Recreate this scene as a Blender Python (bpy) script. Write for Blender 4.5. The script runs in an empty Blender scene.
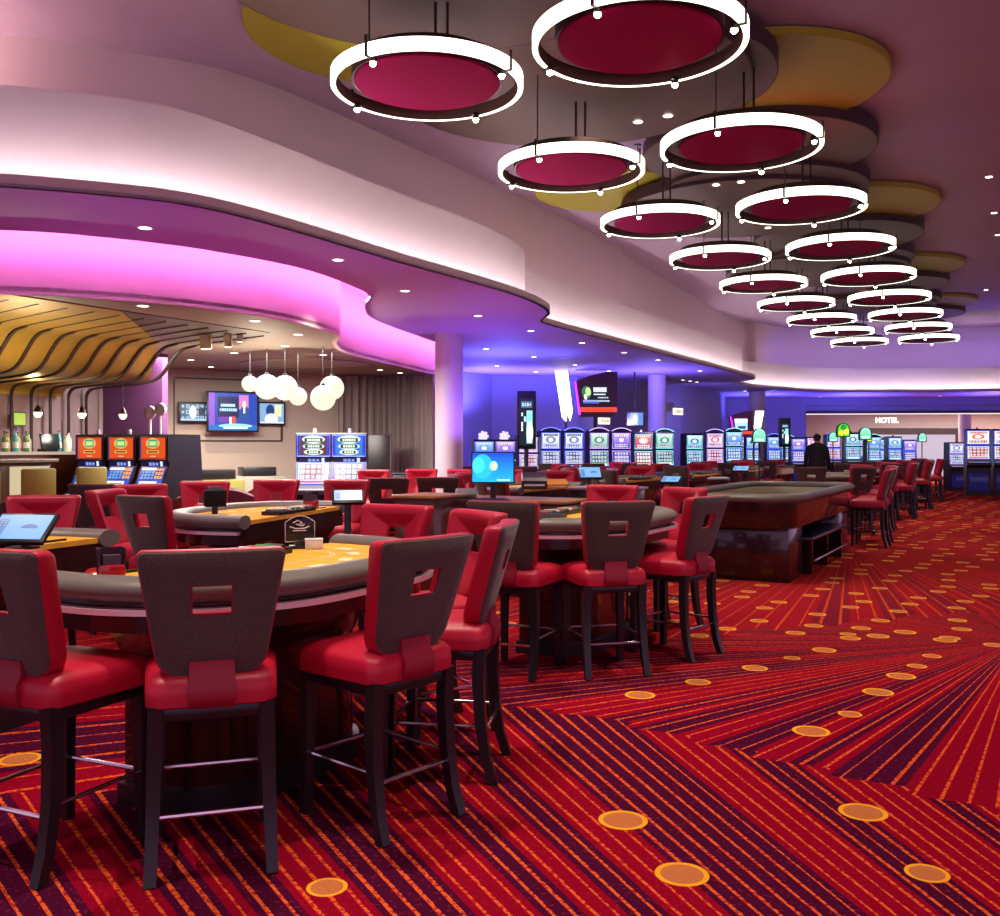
import bpy, bmesh, math, random
from mathutils import Vector, Matrix
random.seed(7)
PI = math.pi
COL = bpy.context.scene.collection
CAMZ = 1.4; F = 950.0; HY = 446.0

# ------------------------------------------------------------------ coordinates
def P(px, py, z):
    """world point at height z seen at pixel"""
    Y = F * (CAMZ - z) / (py - HY)
    return Vector(((px - 500) / F * Y, Y, z))
def W(px, py, Y):
    return Vector(((px - 500) / F * Y, Y, CAMZ - (py - HY) / F * Y))
def U(u, v, z=0.0):
    return Vector((.489 * u + .872 * v, .872 * u - .489 * v, z))
HALL = math.atan2(.872, .489)

# ------------------------------------------------------------------ materials
MATS = {}
def srgb(c):
    return tuple(((x / 12.92) if x <= .04045 else ((x + .055) / 1.055) ** 2.4) for x in c)
def hexc(h):
    h = h.lstrip('#'); return srgb(tuple(int(h[i:i + 2], 16) / 255 for i in (0, 2, 4)))
class NT:
    def __init__(s, name):
        s.m = bpy.data.materials.new(name); s.m.use_nodes = True
        s.t = s.m.node_tree; s.n = s.t.nodes; s.l = s.t.links
        s.b = s.n['Principled BSDF']
    def new(s, typ, **kw):
        n = s.n.new(typ)
        for k, v in kw.items(): setattr(n, k, v)
        return n
    def link(s, a, b): s.l.new(a, b)
    def math(s, op, a, b=None, c=None, clamp=False):
        n = s.n.new('ShaderNodeMath'); n.operation = op; n.use_clamp = clamp
        for i, x in enumerate((a, b, c)):
            if x is None: continue
            if isinstance(x, (int, float)): n.inputs[i].default_value = x
            else: s.l.new(x, n.inputs[i])
        return n.outputs[0]
    def mix(s, fac, a, b):
        n = s.n.new('ShaderNodeMix'); n.data_type = 'RGBA'
        for i, x in ((0, fac), (6, a), (7, b)):
            if isinstance(x, (int, float)): n.inputs[i].default_value = x
            elif isinstance(x, tuple): n.inputs[i].default_value = (*x[:3], 1)
            else: s.l.new(x, n.inputs[i])
        return n.outputs[2]
def pm(name, col, rough=.5, metal=0., noise=.12, scale=20., bump=0., coat=0., emit=None, es=0., alpha=1., sheen=0., spec=.5, stretch=None):
    if name in MATS: return MATS[name]
    k = NT(name); b = k.b
    b.inputs['Roughness'].default_value = rough; b.inputs['Metallic'].default_value = metal
    b.inputs['Coat Weight'].default_value = coat; b.inputs['Alpha'].default_value = alpha
    b.inputs['Sheen Weight'].default_value = sheen
    b.inputs['Specular IOR Level'].default_value = spec
    tc = k.new('ShaderNodeTexCoord'); src = tc.outputs['Object']
    if stretch:
        mp = k.new('ShaderNodeMapping'); mp.inputs['Scale'].default_value = stretch
        k.link(src, mp.inputs['Vector']); src = mp.outputs[0]
    nz = k.new('ShaderNodeTexNoise'); nz.inputs['Scale'].default_value = scale; nz.inputs['Detail'].default_value = 3
    k.link(src, nz.inputs['Vector'])
    if noise > 0:
        lo = tuple(max(0, c * (1 - noise)) for c in col); hi = tuple(min(1, c * (1 + noise)) for c in col)
        k.link(k.mix(nz.outputs['Fac'], lo, hi), b.inputs['Base Color'])
    else: b.inputs['Base Color'].default_value = (*col, 1)
    if bump:
        bp = k.new('ShaderNodeBump'); bp.inputs['Strength'].default_value = bump; bp.inputs['Distance'].default_value = .004
        k.link(nz.outputs['Fac'], bp.inputs['Height']); k.link(bp.outputs[0], b.inputs['Normal'])
    if emit:
        b.inputs['Emission Color'].default_value = (*emit, 1); b.inputs['Emission Strength'].default_value = es
    MATS[name] = k.m; return k.m
def em(name, col, s):
    return pm(name, (0.02, .02, .02), .6, noise=0, emit=col, es=s)
def screen(name, base, items, strength=1.2):
    """a lit display: rectangles, ellipses and grids of coloured symbols in the screen's own UV"""
    if name in MATS: return MATS[name]
    k = NT(name); tc = k.new('ShaderNodeTexCoord'); sp = k.new('ShaderNodeSeparateXYZ')
    k.link(tc.outputs['UV'], sp.inputs[0]); x, y = sp.outputs[0], sp.outputs[1]
    c = base
    for it in items:
        if it[0] == 'g':      # vertical gradient between two colours
            c = k.mix(y, it[1], it[2]); continue
        x0, y0, x1, y1 = it[1:5]
        cx, cy, rx, ry = (x0 + x1) / 2, (y0 + y1) / 2, abs(x1 - x0) / 2, abs(y1 - y0) / 2
        if it[0] == 'e':
            a = k.math('DIVIDE', k.math('SUBTRACT', x, cx), rx); bb = k.math('DIVIDE', k.math('SUBTRACT', y, cy), ry)
            msk = k.math('LESS_THAN', k.math('ADD', k.math('MULTIPLY', a, a), k.math('MULTIPLY', bb, bb)), 1.0)
            c = k.mix(msk, c, it[5])
        else:
            msk = k.math('MULTIPLY', k.math('COMPARE', x, cx, rx), k.math('COMPARE', y, cy, ry))
            if it[0] == 'r': c = k.mix(msk, c, it[5])
            else:             # 'c' grid of symbols: nx, ny, colours a b
                nx, ny, ca, cb = it[5:9]
                fx = k.math('MULTIPLY', k.math('DIVIDE', k.math('SUBTRACT', x, x0), x1 - x0), nx)
                fy = k.math('MULTIPLY', k.math('DIVIDE', k.math('SUBTRACT', y, y0), y1 - y0), ny)
                cb_ = k.new('ShaderNodeCombineXYZ')
                k.link(k.math('FLOOR', fx), cb_.inputs[0]); k.link(k.math('FLOOR', fy), cb_.inputs[1]); cb_.inputs[2].default_value = len(MATS) * .37
                wn = k.new('ShaderNodeTexWhiteNoise'); k.link(cb_.outputs[0], wn.inputs[0])
                col = k.mix(wn.outputs['Value'], ca, cb)
                gx = k.math('COMPARE', k.math('FRACT', fx), .5, .40); gy = k.math('COMPARE', k.math('FRACT', fy), .5, .38)
                ix = k.math('SUBTRACT', k.math('FRACT', fx), .5); iy = k.math('SUBTRACT', k.math('FRACT', fy), .5)
                dd = k.math('ADD', k.math('MULTIPLY', ix, ix), k.math('MULTIPLY', iy, iy))
                col = k.mix(k.math('LESS_THAN', dd, .05), col, k.mix(wn.outputs['Value'], cb, ca))
                col = k.mix(k.math('MULTIPLY', gx, gy), (.02, .03, .12), col)
                c = k.mix(msk, c, col)
    k.b.inputs['Base Color'].default_value = (.01, .01, .01, 1); k.b.inputs['Roughness'].default_value = .25
    if isinstance(c, tuple): k.b.inputs['Emission Color'].default_value = (*c, 1)
    else: k.link(c, k.b.inputs['Emission Color'])
    k.b.inputs['Emission Strength'].default_value = strength
    MATS[name] = k.m; return k.m

# ------------------------------------------------------------------ mesh builder
class B:
    def __init__(s): s.bm = bmesh.new(); s.uv = s.bm.loops.layers.uv.new('UVMap')
    def _mi(s, n0, mi):
        if mi:
            s.bm.faces.ensure_lookup_table()
            for f in s.bm.faces[n0:]: f.material_index = mi
    def face(s, pts, mi=0, uv=None):
        vs = [s.bm.verts.new(p) for p in pts]; f = s.bm.faces.new(vs); f.material_index = mi
        if uv:
            for l, c in zip(f.loops, uv): l[s.uv].uv = c
        return f
    def screen(s, pts, mi=0): return s.face(pts, mi, ((0, 0), (1, 0), (1, 1), (0, 1)))
    def box(s, c, d, mi=0, bev=0., rz=0., M=None, seg=2):
        t = bmesh.new(); bmesh.ops.create_cube(t, size=1)
        bmesh.ops.scale(t, vec=d, verts=t.verts)
        if bev: bmesh.ops.bevel(t, geom=list(t.edges), offset=bev, segments=seg, profile=.5, affect='EDGES')
        mat = Matrix.Translation(c) @ Matrix.Rotation(rz, 4, 'Z')
        if M: mat = mat @ M
        s.merge(t, mat, mi); return s
    def merge(s, t, mat, mi=0):
        vm = {v: s.bm.verts.new(mat @ v.co) for v in t.verts}
        for f in t.faces:
            g = s.bm.faces.new([vm[v] for v in f.verts]); g.material_index = mi
        t.free()
    def rings(s, rings, mi=0, closed=True, cap0=True, cap1=True, loop=False):
        """skin a list of equal-length point rings"""
        vr = [[s.bm.verts.new(p) for p in r] for r in rings]
        n = len(vr[0]); pairs = list(zip(vr, vr[1:])) + ([(vr[-1], vr[0])] if loop else [])
        for a, b in pairs:
            for i in range(n if closed else n - 1):
                j = (i + 1) % n
                try: s.bm.faces.new((a[i], a[j], b[j], b[i])).material_index = mi
                except ValueError: pass
        if not loop:
            if cap0: s.bm.faces.new(list(reversed(vr[0]))).material_index = mi
            if cap1: s.bm.faces.new(vr[-1]).material_index = mi
        return s
    def tube(s, p0, p1, r0, r1=None, n=10, mi=0, cap=True):
        return s.path([p0, p1], [r0, r1 if r1 is not None else r0], n, mi, cap)
    def path(s, pts, rad, n=8, mi=0, cap=True, square=False, loop=False):
        pts = [Vector(p) for p in pts]
        if isinstance(rad, (int, float)): rad = [rad] * len(pts)
        rs = []; N = len(pts)
        for i, p in enumerate(pts):
            a = pts[(i - 1) % N] if (loop or i > 0) else p; b = pts[(i + 1) % N] if (loop or i < N - 1) else p
            d = (b - a).normalized()
            ref = Vector((0, 1, 0)) if abs(d.z) > .8 else Vector((0, 0, 1))
            x = d.cross(ref).normalized(); y = x.cross(d)
            if square:
                q = [(1, 1), (-1, 1), (-1, -1), (1, -1)]
                rs.append([p + (x * qx + y * qy) * rad[i] for qx, qy in q])
            else: rs.append([p + (x * math.cos(2 * PI * k / n) + y * math.sin(2 * PI * k / n)) * rad[i] for k in range(n)])
        return s.rings(rs, mi, cap0=cap, cap1=cap, loop=loop)
    def lathe(s, prof, c=(0, 0), n=32, mi=0, cap=True, sx=1., sy=1.):
        rs = [[(c[0] + r * sx * math.cos(2 * PI * k / n), c[1] + r * sy * math.sin(2 * PI * k / n), z) for k in range(n)] for r, z in prof]
        return s.rings(rs, mi, cap0=cap, cap1=cap)
    def prism(s, poly, z0, z1, mi=0, bev=0.):
        t = bmesh.new(); a = [t.verts.new((p[0], p[1], z0)) for p in poly]; b = [t.verts.new((p[0], p[1], z1)) for p in poly]
        n = len(poly); t.faces.new(list(reversed(a))); t.faces.new(b)
        for i in range(n): t.faces.new((a[i], a[(i + 1) % n], b[(i + 1) % n], b[i]))
        if bev:
            bmesh.ops.bevel(t, geom=[e for e in t.edges if abs(e.verts[0].co.z - e.verts[1].co.z) < 1e-6], offset=bev, segments=2, profile=.5, affect='EDGES')
        s.merge(t, Matrix.Identity(4), mi); return s
    def sphere(s, c, r, n=16, mi=0, sz=1.):
        m = n // 2
        prof = [(max(1e-4, r * math.sin(PI * i / m)), c[2] - r * sz * math.cos(PI * i / m)) for i in range(m + 1)]
        return s.lathe(prof, (c[0], c[1]), n, mi)
    def ribbon(s, line, z0, z1, mi=0, th=.04):
        """vertical wall of some thickness along an XY polyline"""
        off = offset(line, th)
        s.prism(list(line) + list(reversed(off)), z0, z1, mi); return s
    def done(s, name, mats, parent=None, loc=None, rz=None, smooth=30, recalc=True):
        if recalc: bmesh.ops.recalc_face_normals(s.bm, faces=s.bm.faces)
        me = bpy.data.meshes.new(name); s.bm.to_mesh(me); s.bm.free()
        for m in (mats if isinstance(mats, (list, tuple)) else [mats]): me.materials.append(m)
        if smooth:
            me.polygons.foreach_set('use_smooth', [True] * len(me.polygons))
            me.set_sharp_from_angle(angle=math.radians(smooth))
        o = bpy.data.objects.new(name, me); COL.objects.link(o)
        if parent: o.parent = parent
        if loc is not None: o.location = loc
        if rz is not None: o.rotation_euler.z = rz
        return o
def offset(line, d):
    out = []; n = len(line)
    for i in range(n):
        a = Vector(line[max(0, i - 1)][:2]); b = Vector(line[min(n - 1, i + 1)][:2]); t = (b - a).normalized()
        p = Vector(line[i][:2]); out.append((p.x - t.y * d, p.y + t.x * d))
    return out
def smoothline(pts, per=8):
    """Catmull-Rom through XY points"""
    pts = [Vector(p[:2]) for p in pts]; out = []
    for i in range(len(pts) - 1):
        p0 = pts[max(0, i - 1)]; p1 = pts[i]; p2 = pts[i + 1]; p3 = pts[min(len(pts) - 1, i + 2)]
        for k in range(per):
            t = k / per
            q = .5 * ((2 * p1) + (p2 - p0) * t + (2 * p0 - 5 * p1 + 4 * p2 - p3) * t * t + (3 * p1 - p0 - 3 * p2 + p3) * t ** 3)
            out.append((q.x, q.y))
    out.append((pts[-1].x, pts[-1].y)); return out

# ------------------------------------------------------------------ objects
def tag(o, label, cat, group=None, kind=None):
    o['label'] = label; o['category'] = cat
    if group: o['group'] = group
    if kind: o['kind'] = kind
    return o
def struct(o): o['kind'] = 'structure'; return o
def thing(name, label, cat, loc=(0, 0, 0), rz=0., group=None):
    o = bpy.data.objects.new(name, None); COL.objects.link(o); o.empty_display_size = .1
    o.location = loc; o.rotation_euler.z = rz
    return tag(o, label, cat, group)
def dup(root, loc, rz, label, group=None):
    m = {}
    def cp(o, par):
        c = o.copy(); COL.objects.link(c)
        if par: c.parent = par
        for ch in kids.get(o.name, ()): cp(ch, c)
        return c
    kids = {}
    def walk(o):
        kids[o.name] = list(KIDS.get(o.name, ())) if o.name in KIDS else list(o.children)
        KIDS[o.name] = kids[o.name]
        for ch in kids[o.name]: walk(ch)
    walk(root)
    r = cp(root, None); r.location = loc; r.rotation_euler.z = rz; r['label'] = label
    if group: r['group'] = group
    return r
KIDS = {}
USED = set()
def place(proto, loc, rz, label, group=None):
    """first use moves the built one itself, later uses copy it"""
    if proto.name not in USED:
        USED.add(proto.name); proto.location = loc; proto.rotation_euler.z = rz; proto['label'] = label
        if group: proto['group'] = group
        return proto
    return dup(proto, loc, rz, label, group)

# palette
LEATHER = pm('red_leather', hexc('#b40f30'), .42, noise=.10, scale=9, bump=.10, spec=.5)
STRAP = pm('red_strap_leather', hexc('#8f0a2a'), .5, noise=.08, scale=12)
FABRIC = pm('brown_tweed', hexc('#4c4036'), .9, noise=.8, scale=150, bump=.5, sheen=.3)
BLACKWOOD = pm('black_lacquered_wood', hexc('#1b181e'), .32, noise=.2, scale=30, stretch=(1, 1, .1))
CHROME = pm('chrome', (.75, .72, .75), .16, 1., noise=.03)
PAD = pm('grey_rail_vinyl', hexc('#6c6a61'), .42, noise=.08, scale=15, bump=.08)
DARKWOOD = pm('dark_cherry_wood', hexc('#2e1816'), .22, noise=.6, scale=14, coat=.5, stretch=(1, 1, .12))
WALNUT = pm('brown_walnut', hexc('#5b3020'), .28, noise=.45, scale=10, coat=.4, stretch=(.15, 1, 1))
BLACK = pm('black_plastic', (.012, .012, .014), .35, noise=.1)
DGREY = pm('dark_grey_metal', (.06, .06, .07), .4, .5)
WHITEP = pm('white_card', (.75, .73, .68), .5, noise=.03)
OLIVE = pm('olive_rubber', hexc('#c8caa0'), .7, noise=.08, scale=40)

# ================================================================== FLOOR
def carpet():
    k = NT('patterned_carpet'); b = k.b
    b.inputs['Roughness'].default_value = .95; b.inputs['Specular IOR Level'].default_value = 0.
    tc = k.new('ShaderNodeTexCoord'); pos = tc.outputs['Object']
    nz = k.new('ShaderNodeTexNoise'); nz.inputs['Scale'].default_value = 55; nz.inputs['Detail'].default_value = 2; k.link(pos, nz.inputs[0])
    fine = k.new('ShaderNodeTexNoise'); fine.inputs['Scale'].default_value = 320; fine.inputs['Detail'].default_value = 1; k.link(pos, fine.inputs[0])
    wob = k.math('MULTIPLY', k.math('SUBTRACT', nz.outputs['Fac'], .5), .012)
    sp = k.new('ShaderNodeSeparateXYZ'); k.link(pos, sp.inputs[0]); X, Y = sp.outputs[0], sp.outputs[1]
    def lin(ax, ay, c): return k.math('ADD', k.math('ADD', k.math('MULTIPLY', X, ax), k.math('MULTIPLY', Y, ay)), c)
    def bands(t, seed, extra=0.):
        """t in band units -> (line mask, red/plum selector); bands come as wide and narrow pairs"""
        fl = k.math('FLOOR', t); fr = k.math('FRACT', t)
        w = k.new('ShaderNodeTexWhiteNoise'); w.noise_dimensions = '1D'; k.link(k.math('ADD', k.math('FLOOR', k.math('MULTIPLY', t, .5)), seed), w.inputs['W'])
        w2 = k.new('ShaderNodeTexWhiteNoise'); w2.noise_dimensions = '1D'; k.link(k.math('ADD', fl, seed + 77), w2.inputs['W'])
        edge = k.math('ADD', k.math('MULTIPLY', w2.outputs['Value'], .06), .035 + extra)
        line = k.math('LESS_THAN', k.math('ABSOLUTE', k.math('SUBTRACT', fr, .5)), edge)
        return line, k.math('MAXIMUM', k.math('GREATER_THAN', w2.outputs['Value'], .80), k.math('ABSOLUTE', k.math('SUBTRACT', k.math('FLOORED_MODULO', k.math('FLOOR', k.math('MULTIPLY', t, .5)), 2.), k.math('GREATER_THAN', w.outputs['Value'], .68))))
    # A: parallel stripes running towards the camera and right
    # B: sunburst stripes fanning from a point
    def fan(cx, cy, step, seed, extra=0.):
        ang = k.math('ARCTAN2', k.math('SUBTRACT', Y, cy), k.math('SUBTRACT', X, cx))
        return bands(k.math('ADD', k.math('DIVIDE', ang, step), k.math('MULTIPLY', wob, 6 + extra * 150)), seed, extra)
    lA, sA = fan(2.05, -1.4, .0128, 5, .03)
    lB, sB = fan(3.75, 6.85, .027, 11)
    lC, sC = fan(5.2, 14.2, .02, 23)
    def saw(ax, ay, c, bx, by, bc, per, amp):
        """side of a saw-tooth line"""
        s_ = k.math('MULTIPLY', k.math('FRACT', k.math('DIVIDE', lin(bx, by, bc), per)), amp)
        return k.math('GREATER_THAN', k.math('SUBTRACT', lin(ax, ay, c), s_), 0.)
    # boundary 1 from (.52,4.82) along (.74,-.67); beyond it (towards +n) is fan B
    d1 = Vector((.74, -.67)).normalized(); n1 = Vector((.67, .74)).normalized()
    m1 = saw(n1.x, n1.y, -(n1.x * .52 + n1.y * 4.82), d1.x, d1.y, 0, .34, .10)
    d2 = Vector((1.06, -.56)).normalized(); n2 = Vector((.56, 1.06)).normalized()
    m2 = saw(n2.x, n2.y, -(n2.x * .5 + n2.y * 4.85), d2.x, d2.y, 0, .30, .08)
    left = k.math('LESS_THAN', X, .5)
    mB = k.math('ADD', k.math('MULTIPLY', left, m2), k.math('MULTIPLY', k.math('SUBTRACT', 1., left), m1))
    m4 = saw(0, 1, -3.80, 1, 0, 0, .30, .08)
    mB = k.math('MAXIMUM', mB, k.math('MULTIPLY', m4, k.math('LESS_THAN', X, -1.15)))
    n3 = Vector((-.35, .94)); mC = saw(n3.x, n3.y, -(n3.x * 3.75 + n3.y * 6.85) - .9, .94, .35, 0, .5, .2)
    line = k.math('ADD', k.math('MULTIPLY', lA, k.math('SUBTRACT', 1., mB)), k.math('MULTIPLY', lB, mB))
    sel = k.math('ADD', k.math('MULTIPLY', sA, k.math('SUBTRACT', 1., mB)), k.math('MULTIPLY', sB, mB))
    inv = k.math('SUBTRACT', 1., mC)
    line = k.math('ADD', k.math('MULTIPLY', line, inv), k.math('MULTIPLY', lC, mC))
    sel = k.math('ADD', k.math('MULTIPLY', sel, inv), k.math('MULTIPLY', sC, mC))
    red, plum = (.28, .003, .018), (.065, .005, .028)
    c = k.mix(sel, red, plum)
    sk = k.math('GREATER_THAN', nz.outputs['Fac'], .62)
    c = k.mix(k.math('MULTIPLY', sk, .22), c, hexc('#c23a1c'))
    lcol = k.mix(k.math('GREATER_THAN', nz.outputs['Fac'], .47), hexc('#b8281c'), hexc('#f4682a'))
    c = k.mix(k.math('MULTIPLY', line, .9), c, lcol)
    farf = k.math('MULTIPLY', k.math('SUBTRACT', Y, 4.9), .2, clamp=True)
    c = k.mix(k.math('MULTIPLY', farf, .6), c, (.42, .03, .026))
    # dots
    dots = [(623,820,.092),(682,874,.088),(863,812,.09),(927,873,.07),(327,887,.065),(811,731,.09),(850,714,.06),(878,692,.085),(901,676,.085),
            (917,666,.06),(932,656,.06),(640,695,.085),(698,682,.075),(755,668,.08),(792,658,.055),(824,650,.08),(878,636,.08),(20,759,.09),(848,634,.06),(905,632,.08),(945,640,.08)]
    dmin = None
    for px, py, r in dots:
        p = P(px, py, 0); v = k.new('ShaderNodeVectorMath', operation='DISTANCE'); k.link(pos, v.inputs[0]); v.inputs[1].default_value = (p.x, p.y, 0)
        d = k.math('DIVIDE', v.outputs['Value'], r); dmin = d if dmin is None else k.math('MINIMUM', dmin, d)
    mp = k.new('ShaderNodeMapping'); mp.inputs['Rotation'].default_value = (0, 0, .6); k.link(pos, mp.inputs[0])
    vo = k.new('ShaderNodeTexVoronoi'); vo.voronoi_dimensions = '2D'; vo.inputs['Scale'].default_value = 2.15; vo.inputs['Randomness'].default_value = .45; k.link(mp.outputs[0], vo.inputs['Vector'])
    far = k.math('DIVIDE', vo.outputs['Distance'], .155)
    far = k.math('ADD', far, k.math('MULTIPLY', k.math('LESS_THAN', lin(.2, 1., -7.2), 0), 50))
    dmin = k.math('MINIMUM', dmin, far)
    c = k.mix(k.math('LESS_THAN', dmin, 1.), c, hexc('#ffb428'))
    inner = k.mix(k.math('GREATER_THAN', fine.outputs['Fac'], .5), hexc('#b8482e'), hexc('#d99a58'))
    c = k.mix(k.math('LESS_THAN', dmin, .80), c, inner)
    c = k.mix(k.math('MULTIPLY', fine.outputs['Fac'], .35), c, (.03, 0, .01))
    k.link(c, b.inputs['Base Color'])
    bp = k.new('ShaderNodeBump'); bp.inputs['Strength'].default_value = .5; bp.inputs['Distance'].default_value = .004
    k.link(fine.outputs['Fac'], bp.inputs['Height']); k.link(bp.outputs[0], b.inputs['Normal'])
    return k.m
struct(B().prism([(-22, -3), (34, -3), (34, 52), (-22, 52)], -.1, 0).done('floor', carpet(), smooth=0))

# ================================================================== CEILINGS
PLASTER = pm('mauve_white_plaster', hexc('#c9b4b8'), .75, noise=.03, scale=4)
SOFFIT = pm('soffit_paint', hexc('#a890bc'), .62, noise=.03, scale=4)
CEIL = pm('taupe_ceiling_paint', hexc('#b096ae'), .7, noise=.05, scale=3)
COVE_W = em('white_cove_led', (1., .92, .90), 44)
COVE_P = em('magenta_cove_led', (1., .2, .78), 85)
lip_px = [(-260, 172), (-120, 179), (0, 186), (120, 196), (200, 206.5), (290, 229), (400, 262), (480, 284), (525, 298), (546, 308)]
lip = [Vector((-16, 5.6, 0))] + [P(x, y, 3.2) for x, y in lip_px]
lip += [P(550, 314, 3.2), P(544, 319, 3.2), P(547, 324, 3.2), P(600, 338, 3.2), P(680, 358.5, 3.2), P(740, 374, 3.2)]
lip += [Vector((6.9, 25.6, 0)), Vector((6.7, 26.8, 0)), Vector((7.6, 28.8, 0)), P(770, 388, 3.2), P(820, 391.7, 3.2), P(900, 392, 3.2), P(1000, 391, 3.2), Vector((26, 27, 0))]
LIP = smoothline(lip, 8)
for _ in range(6): LIP = [LIP[0]] + [((a[0] + 2 * b[0] + c[0]) / 4, (a[1] + 2 * b[1] + c[1]) / 4) for a, b, c in zip(LIP, LIP[1:], LIP[2:])] + [LIP[-1]]
pk_px = [(-200, 226), (0, 230), (100, 237), (200, 249), (300, 268), (352, 286), (370, 297), (365, 308), (378, 321), (435, 342)]
pink = [Vector((-16, 7.2, 0))] + [P(x, y, 3.2) for x, y in pk_px] + [Vector((-.75, 18.2, 0)), Vector((-1.2, 20, 0)), Vector((-3.2, 21.6, 0)), Vector((-14, 24, 0))]
PINK = smoothline(pink, 8)
# low soffit slab with its lip board
low = struct(B().prism(LIP + [(30, 27), (30, 50), (-20, 50), (-20, 25)] + list(reversed(PINK)), 3.2, 3.225).done('ceiling', SOFFIT, smooth=0))
struct(B().ribbon(LIP, 3.2, 3.29, th=.035).done('trim_1', PLASTER, smooth=40))
FA = offset(LIP, .34)
struct(B().ribbon(FA, 3.21, 4.02, th=.05).done('wall_fascia', PLASTER, smooth=40))
tag(B().ribbon(offset(LIP, .10), 3.226, 3.245, th=.03).done('led_strip', COVE_W, smooth=0), 'white LED strip tucked behind the lip of the low curved soffit', 'light strip')
# magenta band above the bar
PF = offset(PINK, .36)
struct(B().ribbon(PF, 2.72, 3.62, th=.05).done('wall_bar_fascia', PLASTER, smooth=40))
struct(B().prism(offset(PINK, -.3) + list(reversed(offset(PINK, .5))), 3.60, 3.63).done('trim_3', PLASTER, smooth=0))
struct(B().ribbon(offset(PINK, -.28), 3.225, 3.61, th=.04).done('trim_4', PLASTER, smooth=40))
tag(B().ribbon(offset(PINK, -.045), 3.228, 3.262, th=.03).done('led_strip', COVE_P, smooth=0), 'magenta LED strip washing the curved fascia over the bar', 'light strip')
# ledge and upper wall
fb_px = [(-300, 30), (-150, 29), (0, 35), (125, 52), (250, 78), (400, 142), (537, 205), (606, 240)]
fb = [Vector((-18, 9.0, 0))] + [P(x, y, 5.5) for x, y in fb_px] + [P(622, 247, 5.5), P(630, 258, 5.5), P(690, 294, 5.5), P(740, 321, 5.5)]
fb += [Vector((8.6, 31.5, 0)), Vector((10.2, 33.0, 0)), Vector((14, 33.2, 0)), Vector((19, 32.2, 0)), Vector((28, 29, 0))]
FBL = smoothline(fb, 8)
struct(B().ribbon(FBL, 3.9, 5.55, th=.06).done('wall_upper', PLASTER, smooth=40))
led = offset(LIP, .36); struct(B().prism(led + list(reversed(offset(FBL, .1))), 3.93, 3.97).done('trim_5', PLASTER, smooth=0))
tag(B().ribbon(offset(LIP, .42), 3.98, 3.995, th=.03).done('led_strip', em('dim_cove_led', (1., .74, .76), 14), smooth=0), 'dim LED strip on the upper ledge below the high ceiling', 'light strip')
struct(B().prism(FBL + [(34, 29), (34, -6), (-22, -6), (-22, 9.5)], 5.5, 5.6).done('ceiling_high', CEIL, smooth=0))
# bar ceiling
barpoly = offset(PINK, .36)
BARC = pm('bar_ceiling_paint', hexc('#85766c'), .55, noise=.05, scale=3)
struct(B().prism(barpoly + [(-20, 25), (-20, 8.6)], 2.75, 2.79).done('ceiling_bar', BARC, smooth=0))

# ================================================================== CLOUD DISCS
TAUPE = pm('taupe_disc_paint', hexc('#5c473c'), .6, noise=.08, scale=5)
DISCSIDE = pm('brown_disc_edge', hexc('#3c2426'), .6)
MUSTARD = pm('mustard_disc_paint', hexc('#a39a24'), .6, noise=.06, scale=5)
def cloud(x, y, r, z, t, m, label, mat_under):
    r_ = thing('ceiling_disc', label, 'ceiling panel', (x, y, z), 0, 'round ceiling discs')
    B().lathe([(r - .012, 0), (r - .012, .012), (1e-3, .012)], n=72, cap=False).lathe([(1e-3, 0), (r - .012, 0)], n=72, cap=False).done('underside', mat_under, r_, smooth=20)
    B().lathe([(r - .012, -.002), (r, .004), (r, t), (r - .05, t), (1e-3, t)], n=72, cap=False).done('rim', m, r_)
    return r_
ords = ['first', 'second', 'third', 'fourth', 'fifth', 'sixth', 'seventh', 'eighth', 'ninth', 'tenth', 'eleventh', 'twelfth']
CL = [('front', 5.11, 1.9, [(5.9, -3.9)]), ('fascia', 5.16, 1.9, [(9.1, -4.3), (15.2, -4.1), (21.3, -4.1), (27.4, -4.1)]), ('middle', 5.215, 1.55, [(9.4, -3.75), (14.5, -3.6), (20.6, -3.6), (27.0, -3.6)]), ('aisle', 5.28, 1.5, [(12.7, -3.2), (18.6, -3.2), (24.7, -3.2), (30.6, -3.2)])]
for nm_, zz, r, ps in CL:
    for i, (u, v) in enumerate(ps):
        p = U(u, v); cloud(p.x, p.y, r, zz, .17, DISCSIDE, f'taupe round ceiling disc with dark rim, {ords[i]} going away in the {nm_} line', TAUPE)
for i, (u, v) in enumerate([(10.7, -2.75), (16.9, -2.75), (23.1, -2.75), (29.2, -2.75)]):
    p = U(u, v); cloud(p.x, p.y, 1.45, 5.40, .08, MUSTARD, f'mustard yellow ceiling disc peeking out towards the aisle, {ords[i]} going away', MUSTARD)
for i, (x, y, r) in enumerate([(-1.1, 9.2, 1.35), (1.75, 15.0, 1.2)]):
    cloud(x, y, r, 5.40, .08, MUSTARD, ['large mustard yellow ceiling disc beside the sloping fascia', 'mustard yellow ceiling disc peeking out between the pendants over the fascia side'][i], MUSTARD)

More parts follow.
